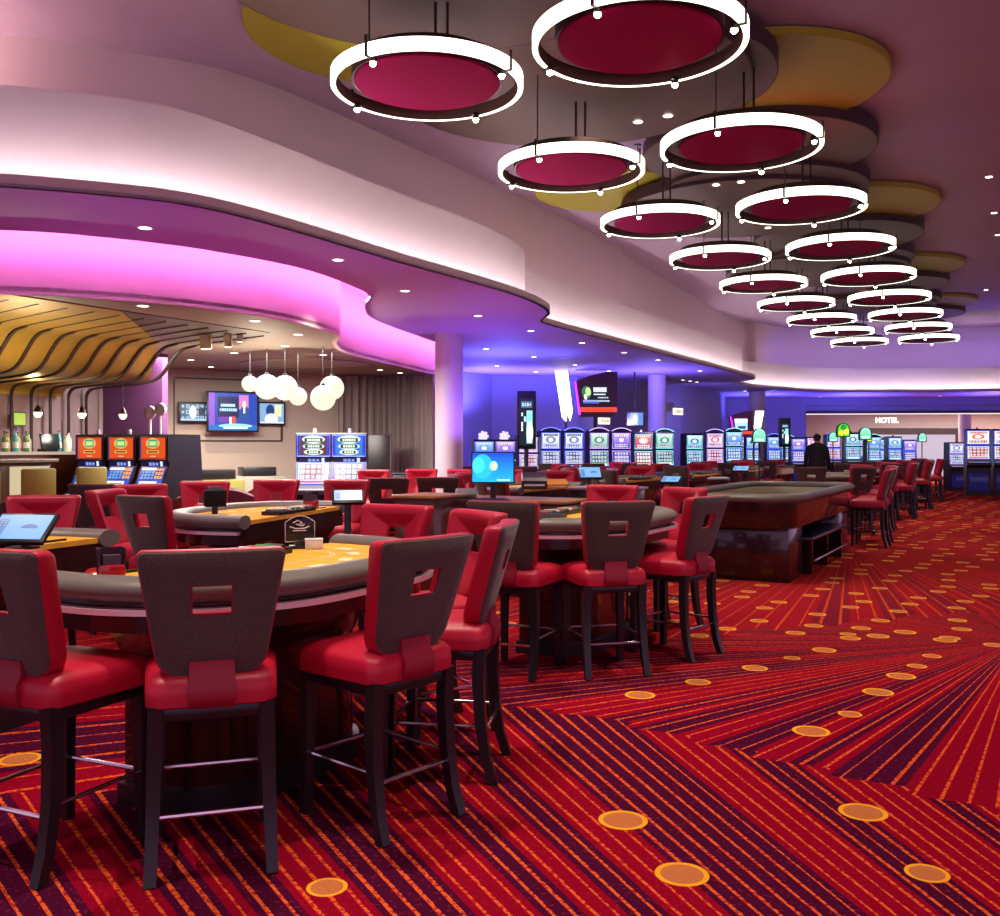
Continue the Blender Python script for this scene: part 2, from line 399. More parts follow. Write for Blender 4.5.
# ================================================================== RING PENDANTS
RINGM = em('pendant_diffuser', (1., .93, .78), 3.0)
BRONZE = pm('dark_bronze', hexc('#3a2c26'), .35, .6)
MAROON = pm('crimson_disc', hexc('#980a4c'), .85, noise=.05, scale=6, spec=.1)
INNER = pm('taupe_metal', hexc('#6a5248'), .45, .3)
SPOTM = em('spot_lens', (1., .95, .85), 30)
def make_ring():
    R = .79; H = .095
    root = thing('ring_pendant', 'x', 'pendant light', group='ring pendants in two rows')
    b = B(); n = 96
    b.lathe([(R - .042, 0), (R, 0), (R, H), (R - .01, H + .004)], n=n, cap=False).done('diffuser', RINGM, root)
    b = B(); b.lathe([(R - .010, H + .004), (R - .048, H + .004), (R - .048, .0), (R - .042, -.001)], n=n, cap=False).done('inner_band', INNER, root)
    b = B(); b.lathe([(1e-3, .03), (.59, .03), (.60, .04), (.60, .19), (1e-3, .19)], n=72, cap=False).done('disc', MAROON, root)
    b = B(); b.lathe([(.601, .05), (.62, .05), (.62, .20), (.601, .20), (.601, .05)], n=72, cap=False).done('disc_frame', BRONZE, root)
    for k in range(4):
        a = math.radians(-31 + 90 * k); c, s = math.cos(a), math.sin(a)
        b = B(); b.box((c * (R + .008), s * (R + .008), .07), (.012, .022, .16), rz=a)
        b.box((c * (R - .05), s * (R - .05), -.006), (.13, .018, .012), rz=a)
        br = b.done('bracket', BRONZE, root)
        rr = R - .075 if s < 0 else R - .045
        b = B(); b.lathe([(.001, -.03), (.028, -.03), (.030, -.02), (.030, .02), (.02, .03)], (c * rr, s * rr), 14).done('spot_lamp', BRONZE, br)
        b = B(); b.sphere((c * rr, s * rr, -.036), .026, 12).done('lens', SPOTM, br)
        if k == 3:
            B().tube((c * (R - .03), s * (R - .03), .09), (c * (R - .03), s * (R - .03), .88), .007, n=6).done('cable', DGREY, root)
    for x in (.06, .16):
        B().tube((x, .1, .19), (x, .1, .88), .012, n=6).done('stem', BRONZE, root)
    a = math.radians(239); b = B(); b.lathe([(.001, .86), (.05, .865), (.05, .88), (.001, .88)], (math.cos(a) * (R - .03), math.sin(a) * (R - .03)), 12).done('ceiling_plate', BRONZE, root)
    return root
ring = make_ring()
inv1 = [.00275 + .00084 * i for i in range(9)]; c1 = [(427, 82), (571, 168), (660, 222), (720, 258), (763, 284), (797, 304), (822, 320), (842, 330), (860, 341)]
c2 = [(641, 40), (744, 140), (803, 203), (842, 245), (870, 274), (892, 296), (908, 313), (920, 326), (930, 338)]
for row, cs, z in ((0, c1, 4.4), (1, c2, 4.4)):
    for i in range(9):
        u = 6.55 + 2.80 * i if row == 0 else 6.63 + 2.80 * i
        v = -4.36 if row == 0 else -2.54
        p = U(u, v)
        place(ring, (p.x, p.y, z - .05), 0, f'glowing ring pendant with crimson disc, {ords[i]} going away in the {"fascia" if row == 0 else "aisle"} side row')

# ================================================================== WALLS
BLUEW = pm('lilac_wall_paint', hexc('#8d84a8'), .7, noise=.04, scale=3)
BEIGE = pm('beige_wall_paint', hexc('#c2b2a6'), .7, noise=.04, scale=3)
PURPW = pm('plum_wall_paint', hexc('#5a2a5c'), .7, noise=.05, scale=3)
wl = [(-1.2, 22.5), (-.2, 24.3), (2.0, 24.6), (5.4, 28.4), (7.3, 31.5), (8.6, 36)]
struct(B().ribbon(wl, 0, 3.2, th=.1).done('wall_left', BLUEW, smooth=0))
struct(B().ribbon([(8.6, 36), (11.6, 36)], 0, 3.2, th=.1).done('wall_back', BLUEW, smooth=0))
struct(B().ribbon([(11.6, 36), (30, 34)], 2.72, 3.2, th=.2).done('wall_header', BLUEW, smooth=0))
struct(B().ribbon([(11.58, 35.9), (30, 33.9)], 2.63, 2.72, th=.3).done('trim_7', pm('dark_line_trim', (.02, .015, .02), .5), smooth=0))
struct(B().ribbon([(11.6, 36.3), (30, 34.3)], 2.60, 2.63, th=.1).done('trim_8', em('thin_header_glow', (1, .85, .9), 1.2), smooth=0))
struct(B().ribbon([(11.6, 36.2), (11.6, 40.5), (30, 39.5)], 0, 3.0, th=.1).done('wall_hotel', BEIGE, smooth=0))
struct(B().prism([(11.6, 36), (30, 34), (30, 40), (11.6, 41)], 2.9, 2.95).done('ceiling_hotel', PLASTER, smooth=0))
# dark framed reception opening of the hotel wall
b = B(); h0 = W(873, 428, 39.9); h1 = W(958, 472, 39.6)
b.box(((h0.x + h1.x) / 2, 39.85, 1.1), (h1.x - h0.x + .6, .12, 2.1)).done('door_1', pm('dark_portal_frame', hexc('#2e1c1e'), .5), smooth=0)['kind'] = 'structure'
b = B(); b.box(((h0.x + h1.x) / 2, 39.76, 1.0), (h1.x - h0.x - .1, .05, 1.75)).done('window_1', em('lit_reception_glass', (.75, .62, .8), .7), smooth=0)['kind'] = 'structure'
# alcove door openings on the beige stretch of the left wall
# bar zone walls
bw = [(-6.9, 16.0), (-3.1, 18.2)]
struct(B().ribbon(bw, 0, 2.76, th=.1).done('wall_bar', BEIGE, smooth=0))
struct(B().ribbon([(-3.1, 18.2), (-2.2, 19), (-1.3, 18.6)], 0, 2.76, th=.1).done('wall_behind_curtain', BLUEW, smooth=0))
pw = [U(9.7, -12.4)[:2], U(9.7, -11.1)[:2]]
struct(B().ribbon(pw, 0, 2.76, th=.1).done('wall_plum', PURPW, smooth=0))
bwall = [U(2.0, -12.55)[:2], U(9.75, -12.55)[:2]]
struct(B().ribbon(bwall, 0, 2.76, th=.1).done('wall_bar_back', pm('rose_panel_wall', hexc('#9c8088'), .6), smooth=0))
# picture-frame moulding on the beige wall
def onwall(px, y_off=.0):
    a, b_ = Vector(bw[0]), Vector(bw[1]); d = b_ - a; k = (px - 500) / F
    t = (k * a.y - a.x) / (d.x - k * d.y); p = a + d * t; n = Vector((d.y, -d.x)).normalized()
    return p + n * y_off, d.normalized(), n
def wallbox(b, pxa, pxb, pya, pyb, off, th, mi=0, bev=0):
    A, d, n = onwall(pxa, off); C_, _, _ = onwall(pxb, off); mid = (A + C_) / 2
    za = CAMZ - (pya - HY) / F * mid.y; zb = CAMZ - (pyb - HY) / F * mid.y
    b.box((mid.x, mid.y, (za + zb) / 2), ((C_ - A).length, th, abs(za - zb)), mi, bev, math.atan2(d.y, d.x))
    return A, C_, za, zb, n
fr = B()
for q in ((174, 282, 379, 380.2), (174, 282, 440, 441.5), (173.5, 174.6, 379, 441), (280.5, 282.5, 379, 441)): wallbox(fr, *q, .012, .02)
struct(fr.done('trim_9', pm('brown_moulding', hexc('#4a3830'), .5), smooth=0))
# columns
COLM = pm('column_paint', hexc('#c8b4c4'), .6, noise=.03, scale=4)
def column(px, Y, w, n):
    x = (px - 500) / F * Y; r = w / F * Y / 2
    b = B(); b.lathe([(r, .0), (r, 3.2)], (x, Y), 40).lathe([(r + .012, 0), (r + .012, .98), (r, .99)], (x, Y), 40, cap=False)
    struct(b.done(f'column_{n}', COLM))
column(449, 15.3, 28, 1); column(657, 24.2, 18, 2); column(757, 31.5, 16, 3); column(965, 36.6, 12, 4)
# curtain
cu = smoothline([(-3.05, 17.9), (-2.4, 18.35), (-1.75, 18.2), (-1.2, 17.6)], 30)
pts = []
for i, (x, y) in enumerate(cu):
    a = Vector(cu[max(0, i - 1)]); c_ = Vector(cu[min(len(cu) - 1, i + 1)]); t = (c_ - a).normalized(); o_ = .05 * math.sin(i * 1.1) + .02 * math.sin(i * 2.7)
    pts.append((x - t.y * o_, y + t.x * o_))
tag(B().ribbon(pts, .02, 2.74, th=.01).done('curtain', pm('grey_velvet_curtain', hexc('#9a8c86'), .6, sheen=.6, noise=.5, scale=8, stretch=(3, 3, .1)), smooth=80), 'floor-length pleated grey curtain beside the lit round column', 'curtain')

# ================================================================== GOLD BAR CANOPY
GOLD = pm('brushed_gold_panel', hexc('#a5822f'), .42, .55, noise=.35, scale=2.2, stretch=(1, 1, .4))
RIB = pm('dark_rib', hexc('#2a140e'), .5)
prof = [(-7.9, 2.738), (-9.2, 2.725), (-9.75, 2.71), (-9.95, 2.67), (-10.08, 2.60), (-10.22, 2.50), (-10.36, 2.40), (-10.52, 2.33), (-10.8, 2.29), (-11.4, 2.275), (-12.0, 2.27), (-12.3, 2.25), (-12.42, 2.19), (-12.45, 2.12)]
PR = smoothline(prof, 4)
def uend(v): return 6.4 + (min(-7.9 - v, 1.9)) * 1.1 + max(0, min(1, (-9.8 - v) / .8)) * .55
can = thing('bar_canopy', 'gold curved canopy with dark ribs sweeping down over the bar', 'canopy')
b = B(); b.rings([[U(1.5, v, z), U(uend(v), v, z), U(uend(v), v, z + .02), U(1.5, v, z + .02)] for v, z in PR]).done('panel', GOLD, can, smooth=50)
b = B(); b.prism([U(6.4, -7.9)[:2], U(8.5, -7.9)[:2], U(9.3, -9.2)[:2], U(8.6, -9.8)[:2]], 2.742, 2.749).done('side_panel', pm('dull_bronze_panel', hexc('#5d4c44'), .4, .4), can, smooth=0)
for k in range(-13, 9):
    u0 = 6.56 + .3 * k; rs = []
    for v, z in PR:
        u = u0 + .18 * (-9.8 - v); wd = .009 if v > -9.6 else .019; dp = .006 if v > -9.6 else .022
        if v > -8.0 or (k > 8 and v < -9.7): continue
        rs.append([U(u - wd, v, z + .008), U(u + wd, v, z + .008), U(u + wd, v + dp * .7, z - dp), U(u - wd, v + dp * .7, z - dp)])
    if k <= 8:
        ub = u0 + .18 * 2.65; rs.append([U(ub - .019, -12.45, .9), U(ub + .019, -12.45, .9), U(ub + .019, -12.42, .9), U(ub - .019, -12.42, .9)])
    b = B(); b.rings(rs).done('rib', RIB, can, smooth=50)
# silver cylinder downlights beyond the canopy
for px, py, r in ((206, 349, .07), (228, 347, .05), (240, 342, .035)):
    p = W(px, py, 11.4); z0 = p.z
    t_ = thing('cylinder_light', {206: 'wide', 228: 'medium', 240: 'slim'}[px] + ' silver cylinder light hanging under the bar ceiling', 'ceiling light', (p.x, p.y, z0), 0, 'silver cylinder lights')
    B().lathe([(r * .9, 0), (r, .01), (r, 2.75 - z0), (.01, 2.75 - z0)], n=24).done('housing', pm('satin_silver', hexc('#c8b890'), .3, .9), t_)
    B().lathe([(.001, -.002), (r * .8, -.002), (r * .8, .01)], n=20, cap=False).done('lens', em('warm_lens', (1, .85, .6), 6), t_)

# ================================================================== STOOLS
def rrect(w0, w1, z0, z1, r0, r1, n=7):
    """rounded trapezoid outline: bottom width w0 at z0, top width w1 at z1; counter-clockwise from bottom right"""
    out = []
    for cx, cz, r, a0 in ((w0 / 2 - r0, z0 + r0, r0, -90), (w1 / 2 - r1, z1 - r1, r1, 0), (-w1 / 2 + r1, z1 - r1, r1, 90), (-w0 / 2 + r0, z0 + r0, r0, 180)):
        for i in range(n + 1):
            a = math.radians(a0 + 90 * i / n); out.append((cx + r * math.cos(a), cz + r * math.sin(a)))
    return out
def densify(o, k=3):
    out = []
    for i in range(len(o)):
        a, b = o[i], o[(i + 1) % len(o)]; L = math.dist(a, b); m = max(1, int(L / .045))
        for j in range(m): out.append((a[0] + (b[0] - a[0]) * j / m, a[1] + (b[1] - a[1]) * j / m))
    return out
def hole_pt(p, c, hw, hh):
    dx, dz = p[0] - c[0], p[1] - c[1]
    s = min(hw / abs(dx) if abs(dx) > 1e-6 else 1e9, hh / abs(dz) if abs(dz) > 1e-6 else 1e9)
    return (c[0] + dx * s, c[1] + dz * s)
def yback(x, z): return -.185 - .30 * (z - .64) + .42 * x * x
def make_stool():
    root = thing('casino_stool', 'x', 'chair', group='red leather gaming stools')
    # seat cushion
    base = densify(rrect(.42, .46, -.215, .245, .055, .07, 5))
    def ring(ins, z, dz=0):
        return [(x * (1 - ins / .22), .015 + (y - .015) * (1 - ins / .23), z) for x, y in base]
    b = B(); b.rings([ring(.02, .545), ring(.002, .555), ring(0, .59), ring(.002, .625), ring(.018, .646), ring(.06, .660), ring(.13, .665)])
    b.done('seat', LEATHER, root, smooth=50)
    # frame under the seat
    b = B()
    for c, d in (((0, -.185, .528), (.35, .03, .04)), ((0, .19, .528), (.37, .03, .04)), ((-.18, 0, .528), (.03, .38, .04)), ((.18, 0, .528), (.03, .38, .04))): b.box(c, d, bev=.004)
    b.done('seat_frame', BLACKWOOD, root)
    for s in (-1, 1):
        b = B(); b.path([(s * .175, -.185, .56), (s * .178, -.178, .42), (s * .182, -.188, .25), (s * .186, -.212, .10), (s * .190, -.245, 0)], [.024, .024, .022, .020, .019], square=True)
        b.done('leg', BLACKWOOD, root, smooth=40)
        b = B(); b.path([(s * .180, .195, .56), (s * .184, .198, .3), (s * .188, .205, 0)], [.024, .021, .018], square=True)
        b.done('leg', BLACKWOOD, root, smooth=40)
        B().tube((s * .182, -.195, .235), (s * .185, .20, .235), .008, n=8).done('foot_rail', CHROME, root)
    B().tube((-.183, -.195, .20), (.183, -.195, .20), .009, n=8).done('foot_rail', CHROME, root)
    B().tube((-.185, .20, .235), (.185, .20, .235), .009, n=8).done('foot_rail', CHROME, root)
    # backrest: padded body with a square hole
    out = densify(rrect(.365, .462, .632, 1.070, .10, .022)); hc = (0, .905); hw, hh = .060, .045
    hol = [hole_pt(p, hc, hw, hh) for p in out]
    # snap hole corners
    for cx in (-hw, hw):
        for cz in (hc[1] - hh, hc[1] + hh):
            i = min(range(len(hol)), key=lambda j: math.dist(hol[j], (cx, cz))); hol[i] = (cx, cz)
    def loop(k, dy, grow=0):
        r = []
        for o, h in zip(out, hol):
            x, z = o[0] + (h[0] - o[0]) * k, o[1] + (h[1] - o[1]) * k
            r.append((x, yback(x, z) + dy, z))
        return r
    b = B(); b.rings([loop(1, .008), loop(1, .034), loop(.92, .038), loop(.7, .052), loop(.45, .072), loop(.2, .084), loop(.06, .080), loop(0, .064), loop(0, .018), loop(.012, .008), loop(.5, .008)], loop=True)
    back = b.done('backrest', LEATHER, root, smooth=55)
    b = B(); b.rings([loop(.96, .008), loop(.97, -.001), loop(.5, -.004), loop(.07, -.003), loop(.035, .001), loop(.03, .008)], cap0=False, cap1=False)
    b.done('back_panel', FABRIC, root, smooth=60)
    b = B(); b.rings([[(-w, y, z), (w, y, z), (w, y + .02, z), (-w, y + .02, z)] for w, y, z in ((.072, -.222, .548), (.074, -.232, .58), (.074, -.232, .62), (.072, -.212, .655), (.07, -.212, .70))])
    b.done('back_strap', STRAP, root, smooth=80)
    return root
stool = make_stool()
G = 'red leather gaming stools'
def chair(rx, ry, ang, label):
    """rear feet centre, facing direction in degrees"""
    a = math.radians(ang); return place(stool, (rx + .24 * math.cos(a), ry + .24 * math.sin(a), 0), a - PI / 2, label, G)

# ================================================================== CARD TABLES
def arc(r, back=.14, n=18, flat=.21):
    o = [(-flat - r, back)]
    for i in range(n + 1):
        a = PI + PI / 2 * i / n; o.append((-flat + r * math.cos(a), r * math.sin(a)))
    for i in range(n + 1):
        a = 1.5 * PI + PI / 2 * i / n; o.append((flat + r * math.cos(a), r * math.sin(a)))
    o.append((flat + r, back)); return o
def felt_mat():
    k = NT('golden_gaming_felt'); b = k.b; tc = k.new('ShaderNodeTexCoord'); b.inputs['Roughness'].default_value = .9
    nz = k.new('ShaderNodeTexNoise'); nz.inputs['Scale'].default_value = 3.5; nz.inputs['Detail'].default_value = 4; k.link(tc.outputs['Object'], nz.inputs[0])
    wv = k.new('ShaderNodeTexWave'); wv.inputs['Scale'].default_value = 2.2; wv.inputs['Distortion'].default_value = 9; k.link(tc.outputs['Object'], wv.inputs[0])
    c = k.mix(nz.outputs['Fac'], hexc('#e09a18'), hexc('#f8c848')); c = k.mix(k.math('MULTIPLY', wv.outputs['Fac'], .25), c, hexc('#c98410'))
    k.link(c, b.inputs['Base Color']); return k.m
FELT = felt_mat(); SPOTC = pm('cream_print', hexc('#f0dfae'), .8, noise=.05)
RIM = pm('brushed_rim_strip', hexc('#e8ccd8'), .4, .2, noise=.05)
def make_table():
    root = thing('blackjack_table', 'x', 'table', group='blackjack tables')
    b = B(); b.prism(arc(.575, .16), .872, .90); b.done('felt_top', FELT, root, smooth=0)
    b = B()
    for i in range(7):
        t = (i + .5) / 7; a = PI + PI * t; cx = -.21 + .42 * t; r = .40
        x, y = cx + r * math.cos(a), r * math.sin(a); w = a + PI / 2
        b.box((x, y, .9008), (.11, .055, .0016), rz=w)
    for r in (.25, .235):
        o = arc(r, -.02, flat=.21)[1:-1]; q = offset(o, .006); b.prism(o + list(reversed(q)), .9001, .9012)
    b.done('betting_layout', SPOTC, root, smooth=0)
    prf = [(math.cos(2 * PI * i / 14), math.sin(2 * PI * i / 14)) for i in range(14)]
    line = arc(.628, .17, 20); rs = []
    n1 = offset(line, 1.0)
    for p, q in zip(line, n1):
        nx, ny = q[0] - p[0], q[1] - p[1]
        rs.append([(p[0] + nx * c * .078, p[1] + ny * c * .078, .895 + s * (.046 if s > 0 else .05)) for c, s in prf])
    b = B(); b.rings(rs); b.done('armrest', PAD, root, smooth=60)
    o = arc(.705, .15); q = offset(o, .05); B().prism(o + list(reversed(q)), .812, .832).done('rim_strip', RIM, root, smooth=40)
    B().prism(arc(.645, .15), .74, .875).done('apron', DARKWOOD, root, smooth=40)
    b = B(); b.rings([[(x, y, z) for x, y in arc(r, bk)] for r, bk, z in ((.33, .12, .07), (.33, .12, .55), (.38, .13, .66), (.50, .15, .742))]); b.done('pedestal', DARKWOOD, root, smooth=40)
    B().prism(arc(.36, .13), 0, .08).done('plinth', BLACK, root, smooth=40)
    t = B(); t.box((0, .085, .915), (.62, .15, .03), bev=.004).done('chip_tray', BLACK, root)
    b = B(); cols = 0
    for i in range(11): b.tube((-.27 + i * .054, .03, .926), (-.27 + i * .054, .145, .926), .018, n=10, mi=i % 4)
    b.done('chip_row', [pm('red_chips', (.5, .03, .03), .5), pm('green_chips', (.04, .3, .08), .5), pm('black_chips', (.03, .03, .03), .5), WHITEP], root)
    B().box((-.52, .11, .905), (.14, .012, .012)).done('money_slot', BLACK, root)
    return root
table = make_table()
TG = 'blackjack tables'
def tbl(x, y, rz, label): return place(table, (x, y, 0), rz, label, TG)

tbl(-1.11, 4.16, HALL, 'large golden-felt blackjack table with arched logo sign, closest to the camera')
T1 = [(-1.635, 3.09, 66, 'red stool cropped by the picture edge, dark tweed back, at the nearest table'),
      (-.93, 3.07, 107, 'red stool seen squarely from behind, square hole framing the grey table rail'),
      (-.285, 3.47, 138, 'red stool at an angle with its full seat and four legs on open carpet'),
      (.0, 4.12, 171, 'red stool shown edge-on, thin dark back overlapping the stool behind it'),
      (-.12, 4.84, 212, 'red stool half hidden behind the edge-on stool, its red inner back showing'),
      (-.58, 5.32, 240, 'red stool facing the camera behind the grey rail of the nearest table')]
for a in T1: chair(*a)
tbl(.50, 6.88, HALL, 'blackjack table with an open laptop tray, second from the camera along the aisle')
T2 = [(.02, 5.72, 66, 'stool whose brown back shows above the edge-on stool of the nearest table'),
      (.71, 5.73, 104, 'red stool standing alone on red carpet, seen from behind in mid room'),
      (1.36, 6.28, 138, 'red stool beside the craps table end, tweed back turned aside'),
      (1.46, 7.55, 212, 'red stool facing the camera across the second table, nearer the aisle'),
      (.95, 8.05, 240, 'red stool facing the camera across the second table, nearer the computer desk')]
for a in T2: chair(*a)
# table across the dealers' pit
tbl(-1.66, 7.15, math.radians(76.6 + 180), 'blackjack table across the dealer pit with yellow felt and black chip tray')
T3 = [(-2.38, 6.35, 62, 'stool with brown tweed back turned to camera at the pit-side table'),
      (-3.0, 7.25, -8, 'bright red stool turned side-on at the table across the pit'),
      (-3.1, 8.2, -45, 'low-showing red stool top behind the tweed-backed stool across the pit'),
      (-2.78, 8.95, -80, 'red stool behind the black card shuffler across the pit'),
      (-2.2, 9.35, -95, 'red stool facing camera below the twin blue slot machines'),
      (-1.50, 9.3, -98, 'red stool facing camera behind the tilted touch screen')]
for a in T3: chair(*a)
# table at the left edge
tbl(-2.62, 4.52, math.radians(68 + 180), 'table corner with grey rail and wooden side behind the cropped stool')
chair(-3.05, 6.35, -78, 'red stool facing the camera just behind the blue touch terminal')
# stools backing onto the pit, in front of the column
for i, (x, y, a, l) in enumerate([(-1.17, 9.85, 84, 'tweed-backed stool left of a pair in front of the column'), (-.66, 10.1, 88, 'tweed-backed stool right of a pair in front of the column'),
    (-1.75, 13.2, -95, 'small red stool facing camera left of the column foot'), (-1.12, 13.6, -85, 'small red stool facing camera next to the column foot'),
    (-.52, 13.4, -95, 'small red stool facing camera in front of the column foot'), (.10, 13.6, -88, 'small red stool facing camera just past the column foot'),
    (-3.55, 8.3, 80, 'dark tweed-backed stool in front of the orange slot machines')]):
    chair(x, y, a, l)

# ------------------------------------------------------------------ craps table
def capsule(L, Wd, r, n=8):
    out = []
    for cx, cy, a0 in ((L / 2 - r, -Wd / 2 + r, -90), (L / 2 - r, Wd / 2 - r, 0), (-L / 2 + r, Wd / 2 - r, 90), (-L / 2 + r, -Wd / 2 + r, 180)):
        for i in range(n + 1):
            a = math.radians(a0 + 90 * i / n); out.append((cx + r * math.cos(a), cy + r * math.sin(a)))
    return out
def make_craps():
    root = thing('craps_table', 'long dark wood craps table with olive padded rim and deep walled bed', 'table')
    L, Wd = 3.7, 1.35
    def R(g, z): return [(x, y, z) for x, y in capsule(L + g, Wd + g, .38)]
    b = B(); b.rings([R(-.02, .55), R(0, .57), R(.0, .84), R(-.16, .84), R(-.16, .60), ], cap1=False); b.done('tub', DARKWOOD, root, smooth=40)
    b = B(); b.rings([R(-.17, .84), R(-.20, .80), R(-.20, .66)], cap0=False, cap1=False); b.done('inner_wall', OLIVE, root, smooth=40)
    b = B(); b.rings([R(-.17, .655), R(-.17, .66)]); b.done('felt_bed', pm('tan_craps_felt', hexc('#c0b068'), .9), root, smooth=0)
    prf = [(math.cos(2 * PI * i / 12), math.sin(2 * PI * i / 12)) for i in range(12)]
    rs = []
    for c, s in prf: rs.append([(x, y, .865 + s * .045) for x, y in capsule(L + .02 + c * .17, Wd + .02 + c * .17, .38 + c * .085)])
    b = B(); b.rings(rs, loop=True); b.done('padded_rim', pm('olive_grey_vinyl', hexc('#77786a'), .4), root, smooth=60)
    for x in (-1.42, 1.42):
        b = B(); b.box((x, 0, .29), (.66, 1.28, .56), bev=.05); b.done('pedestal', DARKWOOD, root, smooth=30)
        B().box((x, 0, .03), (.62, 1.24, .06), bev=.01).done('kick_plate', BLACK, root)
    b = B(); b.box((0, -.62, .40), (2.2, .26, .035), bev=.006); b.done('drink_shelf', pm('dark_blue_laminate', hexc('#2a2c48'), .25, coat=.3), root)
    for x in (-.9, 0, .9): B().box((x, -.60, .19), (.05, .2, .38)).done('shelf_support', DARKWOOD, root)
    B().tube((-1.0, -.74, .16), (1.0, -.74, .16), .012).done('foot_rail', CHROME, root)
    B().box((0, 0, .40), (2.2, .25, .3)).done('spine', DARKWOOD, root)
    return root
cr = make_craps(); pc = U(11.62, -2.80); cr.location = (pc.x, pc.y, 0); cr.rotation_euler.z = HALL
for i, (u, v, a) in enumerate([(14.15, -1.75, 150), (14.95, -1.8, 158)]):
    p = U(u, v); chair(p.x, p.y, a, ['tweed-backed stool just beyond the craps table end on the aisle', 'second stool beyond the craps table, close beside the first'][i])

# ------------------------------------------------------------------ further tables
ROLE = [(-1.26, -.02, 10, 'near end'), (-.86, .69, 46, 'near corner'), (-.05, 1.02, 90, 'middle'), (.62, .93, 115, 'far corner'), (1.2, .35, 150, 'far end')]
def far_table(u, v, side, desc, roles=(0, 1, 2, 3, 4)):
    """side +1: players on the aisle side"""
    p = U(u, v); tbl(p.x, p.y, HALL + (0 if side > 0 else PI), desc)
    for i in roles:
        du, dv, turn, w = ROLE[i]
        q = U(u + du, v + side * dv)
        ang = math.degrees(HALL) + (turn if side > 0 else -turn)
        chair(q.x, q.y, ang, f'stool at the {w} of the {desc}')
short = ['first aisle card table beyond the craps table', 'second aisle card table beyond the craps table', 'third aisle card table beyond the craps table', 'last aisle card table before the reception glass']
for i, u in enumerate((16.6, 19.9, 23.2, 26.4)): far_table(u, -3.0, 1, short[i])
sh2 = ['card table just beyond the computer desk', 'card table behind the craps table', 'card table past the craps table pit side', 'card table nearest the walking man', 'last pit-side card table towards the slots']
for i, u in enumerate((10.3, 13.4, 16.5, 19.6, 22.7)): far_table(u, -5.2, -1, sh2[i])
sh3 = ['slot-side card table closest to the round column', 'slot-side card table below the arched kiosk']
for i, u in enumerate((14.6, 17.4)): far_table(u, -7.95, 1, sh3[i], (0, 1, 2, 3, 4))

# ================================================================== THINGS ON AND AROUND THE TABLES
SCR_BLUE = screen('pale_blue_touch_display', hexc('#7db4f0'), [('r', .04, .08, .22, .8, hexc('#5a86c4')), ('e', .5, .3, .82, .62, hexc('#4c78b8')), ('r', .5, .28, .82, .44, hexc('#7db4f0')), ('c', .06, .5, .2, .78, 2, 4, hexc('#3d66a8'), hexc('#a8d0ff'))], 1.1)
def touch(px, py, Y, w, ang, label, tilt=35, h=None, z0=0.):
    p = W(px, py, Y); h = h or w * .62
    r = thing('touch_terminal', label, 'touch screen', (p.x, p.y, 0), math.radians(ang), 'tilted touch terminals')
    M = Matrix.Rotation(math.radians(tilt), 4, 'X'); T = Matrix.Translation((0, 0, p.z)) @ M
    b = B(); b.box((0, 0, p.z), (w, h, .025), bev=.006, M=M); b.done('display_housing', BLACK, r)
    b = B(); q = [T @ Vector(c) for c in ((-w / 2 + .015, -h / 2 + .018, .0145), (w / 2 - .015, -h / 2 + .018, .0145), (w / 2 - .015, h / 2 - .015, .0145), (-w / 2 + .015, h / 2 - .015, .0145))]
    b.screen(q); b.done('display', SCR_BLUE, r, smooth=0, recalc=False)
    B().tube((0, .03, z0 + .01), (0, .03, p.z - .02), .022, n=12).done('pole', DGREY, r)
    B().lathe([(.001, z0), (.08, z0), (.08, z0 + .01), (.03, z0 + .02), (.001, z0 + .02)], n=24).done('base', BLACK, r)
    return r
touch(22, 529, 4.62, .31, -8, 'blue touch terminal cropped by the picture edge above the nearest stool', 42, z0=.902)
touch(348, 497, 5.95, .20, 12, 'tilted blue touch terminal on a pole behind the logo sign', 40)
touch(590, 473, 10.4, .26, 10, 'blue touch terminal in mid room below the arched kiosk', 55)
touch(671, 480, 12.2, .26, -30, 'slanted grey-blue touch terminal before the far slots', 30)
touch(741, 469, 15.0, .26, -30, 'small slanted touch terminal behind the craps table', 30)

# arched logo sign and card box on the nearest table
def tabletop(name, label, cat, px, py, z, rz=0, group=None):
    p = P(px, py, z); return thing(name, label, cat, (p.x, p.y, z), rz, group)
s_ = tabletop('table_sign', 'clear arched sign with white emblem standing on the nearest golden felt', 'sign', 300, 548.5, .9005, .35)
def arch(w, h, rise, n=14): return [(-w / 2, 0), (w / 2, 0), (w / 2, h - rise)] + [(w / 2 - w * i / n, h - rise + rise * math.sin(PI * i / n)) for i in range(1, n)] + [(-w / 2, h - rise)]
LINEW = pm('engraved_white', hexc('#c9b3b3'), .4, emit=(.75, .62, .62), es=.12)
def upright(b, poly, y, th, mi=0, zoff=0):
    b.rings([[(x, y, z + zoff) for x, z in poly], [(x, y + th, z + zoff) for x, z in poly]], mi)
b = B(); upright(b, arch(.142, .125, .03), 0, .005, zoff=.035); b.done('acrylic_plate', pm('smoked_acrylic', (.03, .02, .03), .08, noise=0, alpha=.55), s_, smooth=0)
b = B(); o = [(x, .035, z + .035) and (x, z + .035) for x, z in arch(.142, .125, .03)]
pth = [(x, -.002, z) for x, z in o]; b.path(pth, .0022, 6, loop=True); b.done('engraved_border', LINEW, s_)
b = B()
for q in ([(-.035, .125), (-.012, .138), (.004, .128), (-.006, .116), (.010, .110), (.022, .118)], [(-.02, .120), (.0, .112), (.012, .122), (.004, .132)], [(-.05, .108), (-.02, .098), (.018, .098), (.045, .108)], [(-.035, .088), (.03, .088)]):
    b.path([(x, -.003, z) for x, z in q], .0026, 6)
b.done('emblem', LINEW, s_)
b = B(); b.box((0, .0, .008), (.10, .06, .016), bev=.003).box((0, 0, .024), (.05, .02, .03)); b.done('stand', BLACK, s_)
s_ = tabletop('card_box', 'small white card box beside the arched logo sign', 'box', 314, 549, .9005, .2)
